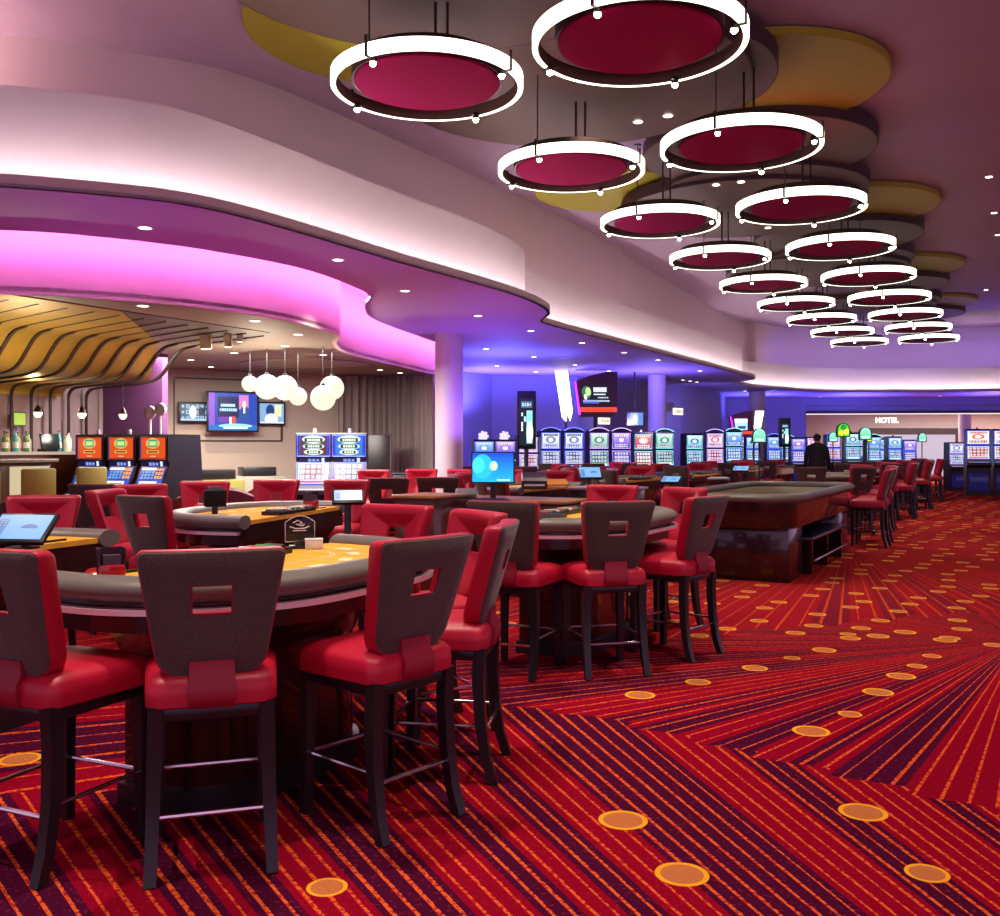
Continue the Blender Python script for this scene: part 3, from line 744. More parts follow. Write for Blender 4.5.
b = B(); b.box((0, 0, .022), (.085, .06, .044), bev=.003).done('box_body', WHITEP, s_); B().box((0, 0, .047), (.087, .062, .008), bev=.002).done('lid', WHITEP, s_)
REDP = pm('red_translucent_plastic', hexc('#b00a1a'), .15, noise=.03, coat=.4)
def discard(px, py, z, rz, label, s=1.):
    r = tabletop('discard_holder', label, 'card holder', px, py, z, rz, 'card discard holders')
    b = B(); b.box((0, 0, .03 * s), (.095 * s, .075 * s, .06 * s), bev=.003).done('red_base', REDP, r)
    b = B(); b.box((0, .034 * s, .085 * s), (.095 * s, .006, .07 * s)).box((-.045 * s, 0, .085 * s), (.006, .075 * s, .07 * s)).box((.045 * s, 0, .085 * s), (.006, .075 * s, .07 * s)); b.done('smoked_sides', pm('smoked_grey_plastic', hexc('#3a2c3a'), .2), r)
    b = B(); b.box((0, -.01 * s, .045 * s), (.062 * s, .05 * s, .10 * s)).done('card_deck', pm('purple_grey_cards', hexc('#4b3a48'), .5), r)
    return r
discard(111, 580, .9005, .5, 'red and smoked plastic card holder on the near table behind the first stool')
discard(311, 508, .9005, 1.2, 'dark red card holder on the table across the pit', 1.1)
def shuffler(px, py, z, rz, label, m, s=1.):
    r = tabletop('card_shuffler', label, 'card shuffler', px, py, z, rz)
    b = B(); b.box((0, 0, .115), (.15, .13, .12), bev=.006).done('body', m, r); b = B(); b.rings([[(-.06, -.05, .174), (.06, -.05, .174), (.06, .06, .174), (-.06, .06, .174)], [(-.05, .0, .195), (.05, .0, .195), (.05, .055, .20), (-.05, .055, .20)]]).done('hopper', m, r, smooth=0)
    B().tube((0, 0, 0), (0, 0, .055 * s), .022 * s, n=12).done('foot', BLACK, r)
    return r
shuffler(215, 514, .9005, .4, 'black card shuffler on a post at the end of the table across the pit', pm('charcoal_plastic', (.008, .008, .014), .75, spec=.2))
s_ = tabletop('drum_shuffler', 'round dark red drum shuffler with white lid behind the second table', 'card shuffler', 725, 497, .80)
s_.location = tuple(U(13.65, -4.0)[:2]) + (.80,)
b = B(); b.lathe([(.001, 0), (.155, 0), (.165, .02), (.165, .10), (.15, .115), (.001, .115)], n=36).done('drum', pm('dark_red_enamel', hexc('#4a0a18'), .3), s_)
b = B(); b.lathe([(.001, .115), (.16, .115), (.165, .13), (.12, .15), (.001, .152)], n=36).done('lid', pm('pale_lid', hexc('#b8aeb0'), .4), s_)
B().lathe([(.001, -.80), (.14, -.80), (.05, -.76), (.04, 0), (.001, 0)], n=20).done('stand', BLACK, s_)
# laptop-like tray on second table
s_ = tabletop('dealer_console', 'flat dark dealer console lying on the second table', 'console', 541, 519, .925, HALL - .2)
b = B(); b.box((0, 0, .014), (.36, .16, .022), bev=.005).done('console_body', pm('grey_console', hexc('#4a4648'), .4), s_)
b = B()
for i in range(9): b.box((-.14 + i * .035, .0, .026), (.026, .12, .006))
b.done('console_keys', BLACK, s_)
# dealer computer desk
dp = U(8.05, -4.35); rzd = math.atan2(-.489, .872)
dk = thing('pit_desk', 'brown wooden dealer desk holding the computer behind the second table', 'desk', (dp.x, dp.y, 0), rzd)
b = B(); b.box((0, 0, .43), (1.30, .55, .86), bev=.01).done('cabinet', WALNUT, dk)
b = B(); b.box((0, -.01, .885), (1.36, .62, .03), bev=.008).done('desk_top', pm('tan_desk_edge', hexc('#a87a48'), .35, noise=.2), dk)
for x in (-.44, 0, .44): B().box((x, -.28, .45), (.40, .012, .72), bev=.004).done('door_panel', WALNUT, dk)
for x in (-.28, .16, .6): B().box((x, -.29, .55), (.012, .02, .12)).done('handle', DGREY, dk)
dk2p = Vector((-.63, 8.5, 0))
dk2 = thing('side_counter', 'lower brown wooden counter joined left of the computer desk', 'counter', (dk2p.x, dk2p.y, 0), rzd)
b = B(); b.box((0, 0, .47), (.42, .5, .94), bev=.01).done('cabinet', WALNUT, dk2); B().box((0, 0, .955), (.46, .54, .03), bev=.008).done('counter_top', MATS['tan_desk_edge'], dk2)
dk3p = U(8.9, -3.75)
dk3 = thing('printer_stand', 'dark cabinet with printers right of the computer desk', 'cabinet', (dk3p.x, dk3p.y, 0), rzd)
b = B(); b.box((0, 0, .48), (.62, .5, .96), bev=.01).done('cabinet', DARKWOOD, dk3); B().box((0, 0, .975), (.68, .56, .025), bev=.006).done('counter_top', pm('pale_counter', hexc('#b9a9b4'), .3), dk3)
# monitor
mp = W(493, 484, 8.75)
mo = thing('computer_monitor', 'lit blue flat computer monitor standing on the dealer desk', 'monitor', (mp.x, mp.y, .902), math.radians(-8))
SCR_PC = screen('blue_desktop_display', hexc('#0b5ad8'), [('g', hexc('#18a8e8'), hexc('#0640c0')), ('e', .0, .1, .5, .95, hexc('#1fb4e4')), ('e', .0, .3, .3, .85, hexc('#3fd0f0')), ('e', .42, .38, .62, .72, hexc('#9adcf0')), ('e', .46, .42, .6, .66, hexc('#d8e8b0')), ('r', .6, .05, .92, .09, hexc('#c8f0ff'))], 1.5)
b = B(); b.box((0, 0, .30), (.405, .022, .29), bev=.006).done('bezel', BLACK, mo)
b = B(); b.screen([(-.19, -.0125, .168), (.19, -.0125, .168), (.19, -.0125, .435), (-.19, -.0125, .435)]); b.done('display', SCR_PC, mo, smooth=0, recalc=False)
b = B(); b.box((0, .02, .10), (.05, .02, .18)).box((0, .02, .01), (.22, .15, .018), bev=.004); b.done('stand', BLACK, mo)
def desk_item(name, label, cat, px, Y, z, w, d, h, m, extra=None, rz=0.):
    p = W(px, 480, Y); r = thing(name, label, cat, (p.x, p.y, z), rz)
    b = B(); b.rings([[(-w / 2, -d / 2, 0), (w / 2, -d / 2, 0), (w / 2, d / 2, 0), (-w / 2, d / 2, 0)], [(-w / 2, -d / 2, h * .5), (w / 2, -d / 2, h * .5), (w / 2, d / 2, h * .9), (-w / 2, d / 2, h * .9)], [(-w / 2 * .9, -d / 2 * .6, h * .7), (w / 2 * .9, -d / 2 * .6, h * .7), (w / 2 * .9, d / 2, h), (-w / 2 * .9, d / 2, h)]]); b.done('housing', m, r, smooth=0)
    b = B(); b.box((0, -d / 2 - .004, h * .25), (w * .8, .012, h * .12)).done('paper_slot', extra or WHITEP, r)
    return r
desk_item('desk_telephone', 'grey telephone left of the blue monitor', 'telephone', 466, 8.85, .902, .2, .2, .10, pm('grey_plastic', hexc('#6a6a66'), .5), BLACK)
desk_item('receipt_printer', 'black printer with white paper right of the blue monitor', 'printer', 534, 9.1, .99, .24, .24, .16, BLACK)
desk_item('chip_rack', 'orange and yellow chip rack right of the black printer', 'chip rack', 556, 9.15, .99, .22, .2, .09, pm('orange_chips', hexc('#d9861c'), .5, noise=.5, scale=60))
s_ = thing('keyboard', 'low dark keyboard in front of the blue monitor', 'keyboard', tuple(W(488, 492, 8.55))[:2] + (.902,), math.radians(-25))
b = B(); b.box((0, 0, .011), (.38, .14, .018), bev=.004).done('key_tray', pm('grey_console', hexc('#4a4648'), .4), s_)
b = B()
for i in range(12):
    for j in range(4): b.box((-.165 + i * .03, -.05 + j * .033, .022), (.022, .024, .006))
b.done('keys', BLACK, s_)

# ================================================================== SLOT MACHINES
S_ORANGE_T = screen('orange_game_display', hexc('#e0501c'), [('r', .0, .0, 1, .06, hexc('#7a2a3a')), ('r', 0, .94, 1, 1, hexc('#a03a2a')), ('r', 0, 0, .06, 1, hexc('#8a4a6a')), ('e', .22, .48, .78, .95, hexc('#f0b060')), ('r', .32, .55, .68, .88, hexc('#3aa870')), ('r', .36, .62, .64, .8, hexc('#c8e890')), ('r', .26, .28, .74, .40, hexc('#e8c060')), ('r', .3, .31, .7, .37, hexc('#3a2010')), ('r', .4, .12, .62, .17, hexc('#f0c090'))], 1.0)
S_ORANGE_B = screen('blue_paytable_display', hexc('#2a50c0'), [('r', .05, .84, .95, .96, hexc('#e8f0ff')), ('c', .08, .45, .62, .82, 4, 3, hexc('#2a70d8'), hexc('#90c0ff')), ('c', .64, .45, .95, .96, 3, 3, hexc('#f07040'), hexc('#ffc090')), ('r', .1, .08, .8, .36, hexc('#f4f4e8')), ('c', .15, .14, .75, .26, 7, 1, hexc('#7a7a60'), hexc('#d8d8c0'))], 1.1)
S_STRIP = screen('dark_strip_display', hexc('#10143a'), [('c', .3, .2, .7, .85, 3, 1, hexc('#4a6ad8'), hexc('#b0c8ff')), ('r', .76, .1, .86, .95, hexc('#e0f0ff'))], 1.0)
def meter(nm, base, edge): return screen(nm, base, [('r', .06, .04, .94, .96, edge), ('e', .12, .62, .88, .98, hexc('#d0e8e0')), ('r', .2, .68, .8, .86, hexc('#103028')), ('c', .28, .70, .72, .84, 6, 1, hexc('#f4ffe8'), hexc('#d8f0c0')), ('e', .14, .32, .86, .62, hexc('#b8d8d8')), ('r', .22, .38, .78, .56, hexc('#203028')), ('c', .3, .40, .7, .54, 5, 1, hexc('#f0f8e0'), hexc('#c8e0b0')), ('e', .18, .06, .82, .34, hexc('#d8e8d0')), ('r', .28, .12, .72, .26, hexc('#182820')), ('c', .34, .14, .66, .24, 4, 1, hexc('#f4fff0'), hexc('#d0e8c8'))], 1.3)
S_METR = meter('red_meter_display', hexc('#2a30c0'), hexc('#501828')); S_METB = meter('blue_meter_display', hexc('#2038d0'), hexc('#1870c8'))
S_REEL = {}
def reel(nm, base, a, bb, hd, s=1.15):
    S_REEL[nm] = (screen(nm + '_upper', base, [('g', base, bb), ('r', .08, .80, .92, .95, hd), ('c', .1, .82, .9, .93, 6, 1, hexc('#ffffff'), hd), ('e', .2, .35, .8, .78, a), ('e', .34, .42, .66, .7, hexc('#f4f0ff')), ('c', .08, .06, .92, .3, 6, 2, a, hexc('#ffffff'))], s),
                  screen(nm + '_lower', base, [('c', .05, .2, .95, .95, 5, 3, hexc('#f4f4ff'), a), ('r', .05, .04, .95, .14, hd)], s))
reel('violet_game', hexc('#3a30c8'), hexc('#a070e0'), hexc('#d0b0ff'), hexc('#f0e0ff'))
reel('white_game', hexc('#c8d0f0'), hexc('#6878b8'), hexc('#f0f4ff'), hexc('#181828'))
reel('pink_game', hexc('#d8d0f0'), hexc('#e05890'), hexc('#ffe0f0'), hexc('#b02050'))
reel('green_game', hexc('#80b8a8'), hexc('#308878'), hexc('#c8f0d8'), hexc('#f0fff0'))
reel('blue_game', hexc('#1848d0'), hexc('#50a0f0'), hexc('#a8d0ff'), hexc('#e0f0ff'))
reel('cyan_game', hexc('#58b8d8'), hexc('#2878c0'), hexc('#d0f4ff'), hexc('#f0ffff'))
reel('red_game', hexc('#c03048'), hexc('#f0d0d8'), hexc('#f08090'), hexc('#ffe0a0'))
reel('fruit_game', hexc('#f0ece0'), hexc('#f0703c'), hexc('#ffffff'), hexc('#e04828'))
CAB = pm('slot_cabinet_black', hexc('#1c1820'), .35, noise=.1)
LEDB = em('blue_led_edge', (.10, .16, 1.), 3.0); LEDV = em('violet_led_edge', (.5, .35, 1.), 2.2); LEDC = em('cyan_led_edge', (.3, .8, 1.), 1.8)
BRNZ = pm('copper_trim', hexc('#8a5a4a'), .3, .7)
def make_slot(label, loc, rz, up, lo, trim, w=.5, h=1.56, style='slant', strip=None, top=None, d=.6, hz=1., group='slot machines'):
    r = thing('slot_machine', label, 'slot machine', loc, rz, group)
    k = h / 1.56
    if style == 'slant': side = [(-.30, 0), (-.30, .60), (-.42, .66), (-.42, .72), (-.30, .80), (-.14, 1.13), (-.14, 1.18), (-.17, 1.2), (-.17, 1.54), (-.15, h / k), (d - .38, h / k), (d - .30, .6), (d - .30, 0)]
    else: side = [(-.28, 0), (-.28, .66), (-.40, .72), (-.40, .78), (-.24, .86), (-.19, 1.18), (-.19, 1.21), (-.21, 1.54), (-.18, 1.58), (.24, 1.58), (.28, .6), (.28, 0)]
    side = [(y, z * k) for y, z in side]
    b = B(); b.rings([[(-w / 2, y, z) for y, z in side], [(w / 2, y, z) for y, z in side]]); cab = b.done('cabinet', CAB, r, smooth=0)
    def quad(p, q, m, nm, inset=.04, off=.006):
        (y0, z0), (y1, z1) = p, q; t = Vector((y1 - y0, z1 - z0)).normalized(); n = Vector((-t.y, t.x)) * off
        if n.x > 0: n = -n
        y0, z0, y1, z1 = y0 + t.x * .015 + n.x, z0 + t.y * .015 + n.y, y1 - t.x * .015 + n.x, z1 - t.y * .015 + n.y
        b = B(); b.screen([(-w / 2 + inset, y0, z0), (w / 2 - inset, y0, z0), (w / 2 - inset, y1, z1), (-w / 2 + inset, y1, z1)]); b.done(nm, m, r, smooth=0, recalc=False)
        b = B(); c = [(-w / 2 + inset * .55, y0, z0), (w / 2 - inset * .55, y0, z0), (w / 2 - inset * .55, y1, z1), (-w / 2 + inset * .55, y1, z1)]; b.path(c, .008, 6, loop=True); b.done(nm + '_frame', trim, r)
    if style == 'slant':
        quad(side[7], side[8], up, 'upper_screen'); quad(side[4], side[5], lo, 'lower_screen')
        b = B(); b.screen([(-w / 2 + .04, side[5][0] - .012, side[5][1] - .02), (w / 2 - .04, side[5][0] - .012, side[5][1] - .02), (w / 2 - .04, side[6][0] - .022, side[6][1] + .015), (-w / 2 + .04, side[6][0] - .022, side[6][1] + .015)]); b.done('info_strip', strip or S_STRIP, r, smooth=0, recalc=False)
    else:
        quad(side[6], side[7], up, 'upper_screen'); quad(side[4], side[5], lo, 'lower_screen')
    B().box((0, side[2][0] + .07, side[3][1] + .012), (w * .86, .10, .02), bev=.005).done('button_deck', pm('lit_buttons', (.3, .3, .35), .3, emit=(.8, .8, 1), es=.5), r)
    B().box((0, -.31 if style == 'slant' else -.29, .33 * k), (w * .8, .012, .42 * k), bev=.004).done('belly_panel', pm('belly_glass', hexc('#1c1c60'), .15, emit=(.1, .1, .8), es=.06), r)
    if top == 'arch':
        b = B(); pts = [(x * w, h * 1.01 + .07 * (1 - (2 * x) ** 2)) for x in [i / 8 - .5 for i in range(9)]]
        b.rings([[(x, y, z) for x, z in [(-w / 2, h)] + pts + [(w / 2, h)]] for y in (-.2, .1)]); b.done('arched_topper', CAB, r, smooth=0)
        b = B(); b.path([(x, -.215, z) for x, z in pts], .009, 6); b.done('topper_glow', trim, r)
    elif top == 'ball':
        b = B(); b.sphere((0, 0, h + .09), .085, 16).done('ball_topper', em('white_petal_glow', (1, .85, 1), .9), r)
        b = B()
        for i in range(7):
            a = 2 * PI * i / 7; b.sphere((math.cos(a) * .085, -.06, h + .09 + math.sin(a) * .085), .035, 8)
        b.done('petal', MATS['white_petal_glow'], r)
        B().box((0, -.22, h * .72), (w * .98, .02, .02)).done('green_light_bar', em('green_bar', (.2, 1, .4), 2.5), r)
    elif top == 'lamp':
        B().lathe([(.001, h), (.03, h), (.03, h + .05), (.02, h + .07), (.001, h + .07)], n=14).done('candle_light', pm('candle_grey', hexc('#8a7a90'), .4), r)
    elif top == 'disc':
        for sx_ in (-.17, .0):
            zc = h + (.30 if sx_ < -.1 else .34)
            B().tube((sx_, -.02, h), (sx_, -.02, zc - .08), .016, n=8).done('sign_stem', WHITEP, r)
            b = B(); b.rings([[(sx_ + .088 * math.cos(2 * PI * i / 24), y, zc + .088 * math.sin(2 * PI * i / 24)) for i in range(24)] for y in (-.04, 0)]); b.done('round_sign', pm('mauve_sign_face', hexc('#ecd0e4'), .5), r)
            b = B()
            for q in (.080, .055, .028): b.path([(sx_ + q * math.cos(2 * PI * i / 20), -.043, zc + q * math.sin(2 * PI * i / 20)) for i in range(20)], .006, 6, loop=True)
            b.done('ring_marking', pm('maroon_print', hexc('#4a2038'), .4), r)
    return r
# orange bank
fa = math.atan2(-.97, -.34) + PI / 2
SG = 'slot machines'
ow = [(-5.62, 13.30, 'lamp'), (-5.13, 13.16, 'lamp'), (-4.64, 13.02, 'disc')]
for i, (x, y, tp) in enumerate(ow):
    make_slot(['orange slot machine closest to the bar', 'middle orange slot machine of the three', 'orange slot machine with dark side panel, under the round signs'][i], (x, y, 0), fa, S_ORANGE_T, S_ORANGE_B, BRNZ, w=.49, top=tp, d=.9)
# twin blue
for i, px in enumerate((315, 350)):
    p = W(px, 446, 14.5); make_slot(['red-topped meter slot machine of the twin blue pair', 'all-blue meter slot machine of the twin blue pair'][i], (p.x, p.y, 0), math.radians(4), (S_METR, S_METB)[i], S_REEL[('pink_game', 'violet_game')[i]][1], LEDB, w=.53, h=1.60, top='lamp', strip=S_STRIP)
kinds = [(431, 19.5, 'blue_game', LEDB, None, 'tall blue slot machine against the column side', 1.7),
 (483, 20.5, 'blue_game', LEDB, 'ball', 'slot machine with glowing flower ball topper, nearer the column', 1.52), (504, 20.6, 'violet_game', LEDV, 'ball', 'second slot machine with a glowing flower ball topper', 1.52),
 (527, 21.2, 'pink_game', LEDV, None, 'pink and white slot machine below the tall portrait screen', 1.62), (549, 21.0, 'white_game', LEDB, 'arch', 'white screened slot machine right of the portrait screen', 1.72),
 (572, 21.2, 'white_game', LEDB, 'arch', 'white and mauve slot machine below the slanted white sign', 1.72), (597, 21.4, 'green_game', LEDV, 'arch', 'green screened slot machine below the arched kiosk', 1.72),
 (619, 21.6, 'violet_game', LEDV, 'arch', 'violet slot machine just past the arched kiosk', 1.72), (641, 22.2, 'red_game', LEDC, 'lamp', 'red screened slot machine beside the second column', 1.7),
 (662, 22.6, 'green_game', LEDC, 'arch', 'mint screened slot machine in front of the second column', 1.72), (692, 24.5, 'cyan_game', LEDC, 'lamp', 'slim cyan edged slot machine past the second column', 1.7),
 (714, 24.8, 'pink_game', LEDV, 'arch', 'pink slot machine with violet edge under the far columns', 1.75), (733, 26.0, 'blue_game', LEDC, 'arch', 'light blue slot machine next to the pink one', 1.8),
 (752, 30.5, 'cyan_game', LEDB, None, 'far cyan slot machine below the red framed kiosk', 1.7), (773, 30, 'blue_game', LEDB, 'arch', 'far blue slot machine left of the far portrait screen', 1.7), (797, 30.5, 'violet_game', LEDB, 'lamp', 'far violet slot machine below the far portrait screen', 1.65),
 (832, 31, 'pink_game', LEDB, 'arch', 'far pink slot machine behind the walking man', 1.75), (851, 30, 'cyan_game', LEDC, 'lamp', 'far cyan slot machine under the yellow-green dome sign', 1.8), (872, 31, 'blue_game', LEDC, 'arch', 'far blue slot machine under the pale dome sign', 1.7), (893, 32, 'cyan_game', LEDB, 'lamp', 'far cyan slot machine below the hotel letters', 1.7), (908, 33, 'violet_game', LEDB, None, 'last small violet slot machine before the reception glass', 1.6),
 (741, 33.5, 'violet_game', LEDV, None, 'background violet slot machine between the pink and cyan ones', 1.75), (786, 33, 'cyan_game', LEDC, 'arch', 'background cyan slot machine beside the far portrait screen', 1.7),
 (812, 33.5, 'pink_game', LEDV, None, 'background pink slot machine left of the walking man', 1.7), (862, 33.5, 'white_game', LEDB, 'arch', 'background white slot machine between the dome signs', 1.8),
 (883, 34, 'blue_game', LEDB, 'lamp', 'background blue slot machine under the letter H of the hotel sign', 1.65),
 (954, 30, 'white_game', LEDV, None, 'pale slot machine left of the fruit slot machines', 1.5)]
for px, Y, g, tr, tp, l, h in kinds:
    p = W(px, 446, Y); make_slot(l, (p.x, p.y, 0), math.radians(8 if px < 700 else -5), *S_REEL[g], tr, w=.45, h=h, style='upright', top=tp)
for px, l in ((977, 'fruit slot machine with red header by the aisle end'), (1004, 'fruit slot machine cut by the picture edge')):
    p = W(px, 446, 27); make_slot(l, (p.x, p.y, 0), math.radians(-18), *S_REEL['fruit_game'], LEDB, w=.62, h=1.86, style='upright', top='lamp')

# ================================================================== HANGING AND FREE-STANDING SIGNS
def portrait(px0, px1, py0, py1, Y, label):
    a, c = W(px0, py0, Y), W(px1, py1, Y); cx = (a.x + c.x) / 2; w = c.x - a.x; h = a.z - c.z
    r = thing('portrait_screen', label, 'display screen', (cx, Y, 0), 0, 'tall portrait screens')
    M_ = screen('portrait_display', hexc('#041420'), [('r', .12, .80, .88, .94, hexc('#3a5878')), ('c', .16, .82, .84, .92, 4, 1, hexc('#a8c8d8'), hexc('#507898')), ('r', .50, .04, .90, .74, hexc('#8ad0c0')), ('e', .5, .05, .95, .5, hexc('#d8ffe8')), ('e', .56, .5, .86, .72, hexc('#70b8c8')), ('c', .12, .62, .26, .70, 1, 2, hexc('#e0f0ff'), hexc('#c0d8ff')), ('c', .12, .30, .26, .50, 1, 4, hexc('#ffffff'), hexc('#a8c0e0')), ('c', .30, .50, .48, .62, 1, 3, hexc('#80b0d0'), hexc('#d0f0ff'))], 1.8)
    b = B(); b.box((0, 0, (a.z + c.z) / 2), (w, .14, h), bev=.015).done('casing', BLACK, r)
    b = B(); b.screen([(-w / 2 + .05, -.073, c.z + .08), (w / 2 - .05, -.073, c.z + .08), (w / 2 - .05, -.073, a.z - .16), (-w / 2 + .05, -.073, a.z - .16)]); b.done('display', M_, r, smooth=0, recalc=False)
    b = B(); b.tube((0, .02, 0), (0, .02, c.z + .05), .045, n=12).done('post', DGREY, r); B().box((0, .02, .015), (.5, .4, .03)).done('base', DGREY, r)
portrait(517, 536, 391, 449, 19.9, 'tall black portrait screen standing among the slots by the column')
portrait(779, 790, 418, 447, 28.5, 'small far portrait screen on the blue wall side')
def kiosk(px0, px1, py0, py1, Y, label, scr, glow, arched=True):
    a, c = W(px0, py0, Y), W(px1, py1, Y); cx = (a.x + c.x) / 2; w = c.x - a.x; h = a.z - c.z
    r = thing('display_kiosk', label, 'display screen', (cx, Y, 0), 0, 'arched screen kiosks')
    rise = h * .22
    o = [(-w / 2 + .12, c.z), (w / 2, c.z), (w / 2, a.z - (0 if arched else rise)), (w * .25, a.z), (-w * .1, a.z - rise * .35), (-w / 2, a.z - rise)]
    b = B(); upright(b, o, -.1, .25); b.done('casing', pm('maroon_casing', hexc('#4c2232'), .35), r, smooth=0)
    z0, z1 = c.z + h * .27, a.z - h * .30
    b = B(); b.screen([(-w / 2 + .17, -.106, z0), (w / 2 - .16, -.106, z0), (w / 2 - .16, -.106, z1), (-w / 2 + .13, -.106, z1)]); b.done('display', scr, r, smooth=0, recalc=False)
    B().box((.04, -.11, c.z + h * .16), (w * .88, .03, h * .10), bev=.01).done('red_light_bar', glow, r)
    b = B(); b.path([(-w / 2 + .13, -.11, c.z + .05), (-w / 2 + .02, -.11, a.z - rise)], .022, 8).done('edge_light', em('magenta_edge', (.6, .02, 1), 2.5), r)
    b = B(); b.tube((0, .02, 0), (0, .02, c.z + .02), .05, n=12).done('post', BLACK, r); B().box((0, .02, .015), (.6, .5, .03)).done('base', BLACK, r)
S_K1 = screen('kiosk_display', hexc('#08080c'), [('e', .04, .3, .34, .95, hexc('#3a6a48')), ('e', .16, .45, .34, .9, hexc('#b8d890')), ('e', .1, .25, .2, .55, hexc('#e8f0e0')), ('c', .42, .62, .86, .92, 7, 1, hexc('#ffffff'), hexc('#e0e8f8')), ('r', .42, .50, .82, .56, hexc('#d8e0f0')), ('r', .06, .06, .6, .24, hexc('#4a60c0')), ('r', .06, .16, .55, .24, hexc('#90a0e8')), ('c', .55, .14, .96, .24, 8, 1, hexc('#e0e8ff'), hexc('#a0a8c8')), ('c', .55, .32, .92, .40, 6, 1, hexc('#e0e8ff'), hexc('#a0a8c8'))], 1.3)
S_K2 = screen('far_kiosk_display', hexc('#a8d8f0'), [('r', 0, .62, 1, 1, hexc('#e8f8ff')), ('c', .2, .1, .85, .35, 5, 1, hexc('#3a5a90'), hexc('#203a70'))], 1.3)
kiosk(574, 617, 372, 417, 22.5, 'maroon arched kiosk with lit screen and red light bar over the slots', S_K1, em('red_bar', (1, .05, .02), 1.4))
kiosk(729, 752, 411, 437, 28, 'far red edged kiosk with pale screen over the slots', S_K2, em('red_bar', (1, .05, .02), 1.4))
GLOWW = em('white_sign_glow', (1, .97, .95), 3.2)
def slash(pts, Y, label):
    q = [W(x, y, Y) for x, y in pts]; r = thing('slanted_light_sign', label, 'sign', (q[0].x, Y, 0), 0, 'slanted light signs')
    b = B(); n = len(q); b.rings([[(p.x - q[0].x, yy, p.z) for p in q] for yy in (-.06, .06)]); b.done('light_box', GLOWW, r, smooth=0)
    lo = min(q, key=lambda p: p.z); b = B(); b.tube((lo.x - q[0].x, .03, 0), (lo.x - q[0].x, .03, lo.z + .1), .03, n=10).done('post', DGREY, r); B().box((lo.x - q[0].x, .03, .012), (.4, .4, .024)).done('base', DGREY, r)
slash([(555, 371), (567.5, 371), (572.5, 412), (570, 421), (567.5, 413), (566, 421.5), (562, 417)], 22.3, 'white glowing slanted sign with split foot beside the arched kiosk')
slash([(756, 411), (763.5, 411), (760, 429), (754, 431)], 28.7, 'small white slanted sign beside the far kiosk')
# small wall television by second column
p0 = W(635, 419, 23.0)
tv = thing('wall_television', 'small flat television above the slots left of the second column', 'television', (p0.x, 23.0, p0.z))
b = B(); b.box((0, 0, 0), (.42, .06, .34), bev=.008).done('bezel', BLACK, tv); B().tube((0, .05, 0), (0, .05, 1.25), .02).done('ceiling_mount', BLACK, tv)
S_TVS = screen('portrait_news_display', hexc('#8ab0b8'), [('e', .36, .1, .66, .9, hexc('#e0d8a0')), ('r', .7, 0, 1, 1, hexc('#5080b0')), ('r', 0, 0, .2, 1, hexc('#304868'))], 1.2)
b = B(); b.screen([(-.19, -.032, -.15), (.19, -.032, -.15), (.19, -.032, .15), (-.19, -.032, .15)]); b.done('display', S_TVS, tv, smooth=0, recalc=False)
# bar televisions
S_TV1 = screen('talk_show_display', hexc('#1840a8'), [('r', 0, 0, .12, 1, hexc('#8a50c8')), ('r', 0, .0, 1, .14, hexc('#1868b8')), ('r', .18, .34, .62, .9, hexc('#0a1850')), ('c', .24, .62, .54, .72, 7, 1, hexc('#e0f4ff'), hexc('#a0e0f8')), ('c', .22, .50, .58, .60, 8, 1, hexc('#c8f0ff'), hexc('#80d0f0')), ('r', .2, .22, .46, .36, hexc('#7038a8')), ('e', .46, .16, .56, .38, hexc('#e04838')), ('r', .42, .16, .47, .36, hexc('#f0f0f8')), ('r', .62, .56, .82, .95, hexc('#c87ac0')), ('e', .62, .1, .86, .66, hexc('#184898')), ('e', .69, .58, .77, .80, hexc('#f4d0b8')), ('r', .71, .46, .75, .60, hexc('#f0e8f8')), ('e', .2, .06, .9, .18, hexc('#90d8f0')), ('r', .3, .04, .8, .1, hexc('#d8f0ff'))], 1.3)
S_TV2 = screen('sport_game_display', hexc('#406888'), [('c', 0, 0, 1, 1, 6, 3, hexc('#a8d0e0'), hexc('#285070')), ('e', .3, .1, .55, .9, hexc('#d8f0f0')), ('e', .62, .3, .82, .8, hexc('#101c30')), ('r', 0, 0, 1, .12, hexc('#a0c8e0'))], 1.2)
S_TV3 = screen('batter_display', hexc('#80a8d0'), [('e', .25, .35, .6, .95, hexc('#103870')), ('e', .2, -.1, .75, .5, hexc('#e8f0f8')), ('r', .62, .35, .9, .95, hexc('#e8e8b0')), ('r', 0, 0, 1, .08, hexc('#d0e0f0'))], 1.2)
def bar_tv(pxa, pxb, pya, pyb, m, label, off):
    A, C_, za, zb, n = None, None, 0, 0, None
    A, d, n = onwall(pxa, off); C_, _, _ = onwall(pxb, off); mid = (A + C_) / 2; w = (C_ - A).length
    za = CAMZ - (pya - HY) / F * mid.y; zb = CAMZ - (pyb - HY) / F * mid.y; h = za - zb
    r = thing('wall_television', label, 'television', (mid.x, mid.y, (za + zb) / 2), math.atan2(d.y, d.x), 'televisions on the beige wall')
    B().box((0, 0, 0), (w, .05, h), bev=.008).done('bezel', BLACK, r)
    b = B(); b.screen([(-w / 2 + .03, -.027, -h / 2 + .03), (w / 2 - .03, -.027, -h / 2 + .03), (w / 2 - .03, -.027, h / 2 - .03), (-w / 2 + .03, -.027, h / 2 - .03)]); b.done('display', m, r, smooth=0, recalc=False)
    B().box((0, off * .5, 0), (.2, off * .9 - .03, .2)).done('wall_bracket', BLACK, r)
bar_tv(203, 254, 391.5, 432, S_TV1, 'big bar television showing a presenter in a dark suit', .28)
bar_tv(177, 209, 402, 422.5, S_TV2, 'smaller television left of the big bar television', .12)
bar_tv(256, 283, 402, 425, S_TV3, 'smaller television right of the big bar television, below the globes', .12)

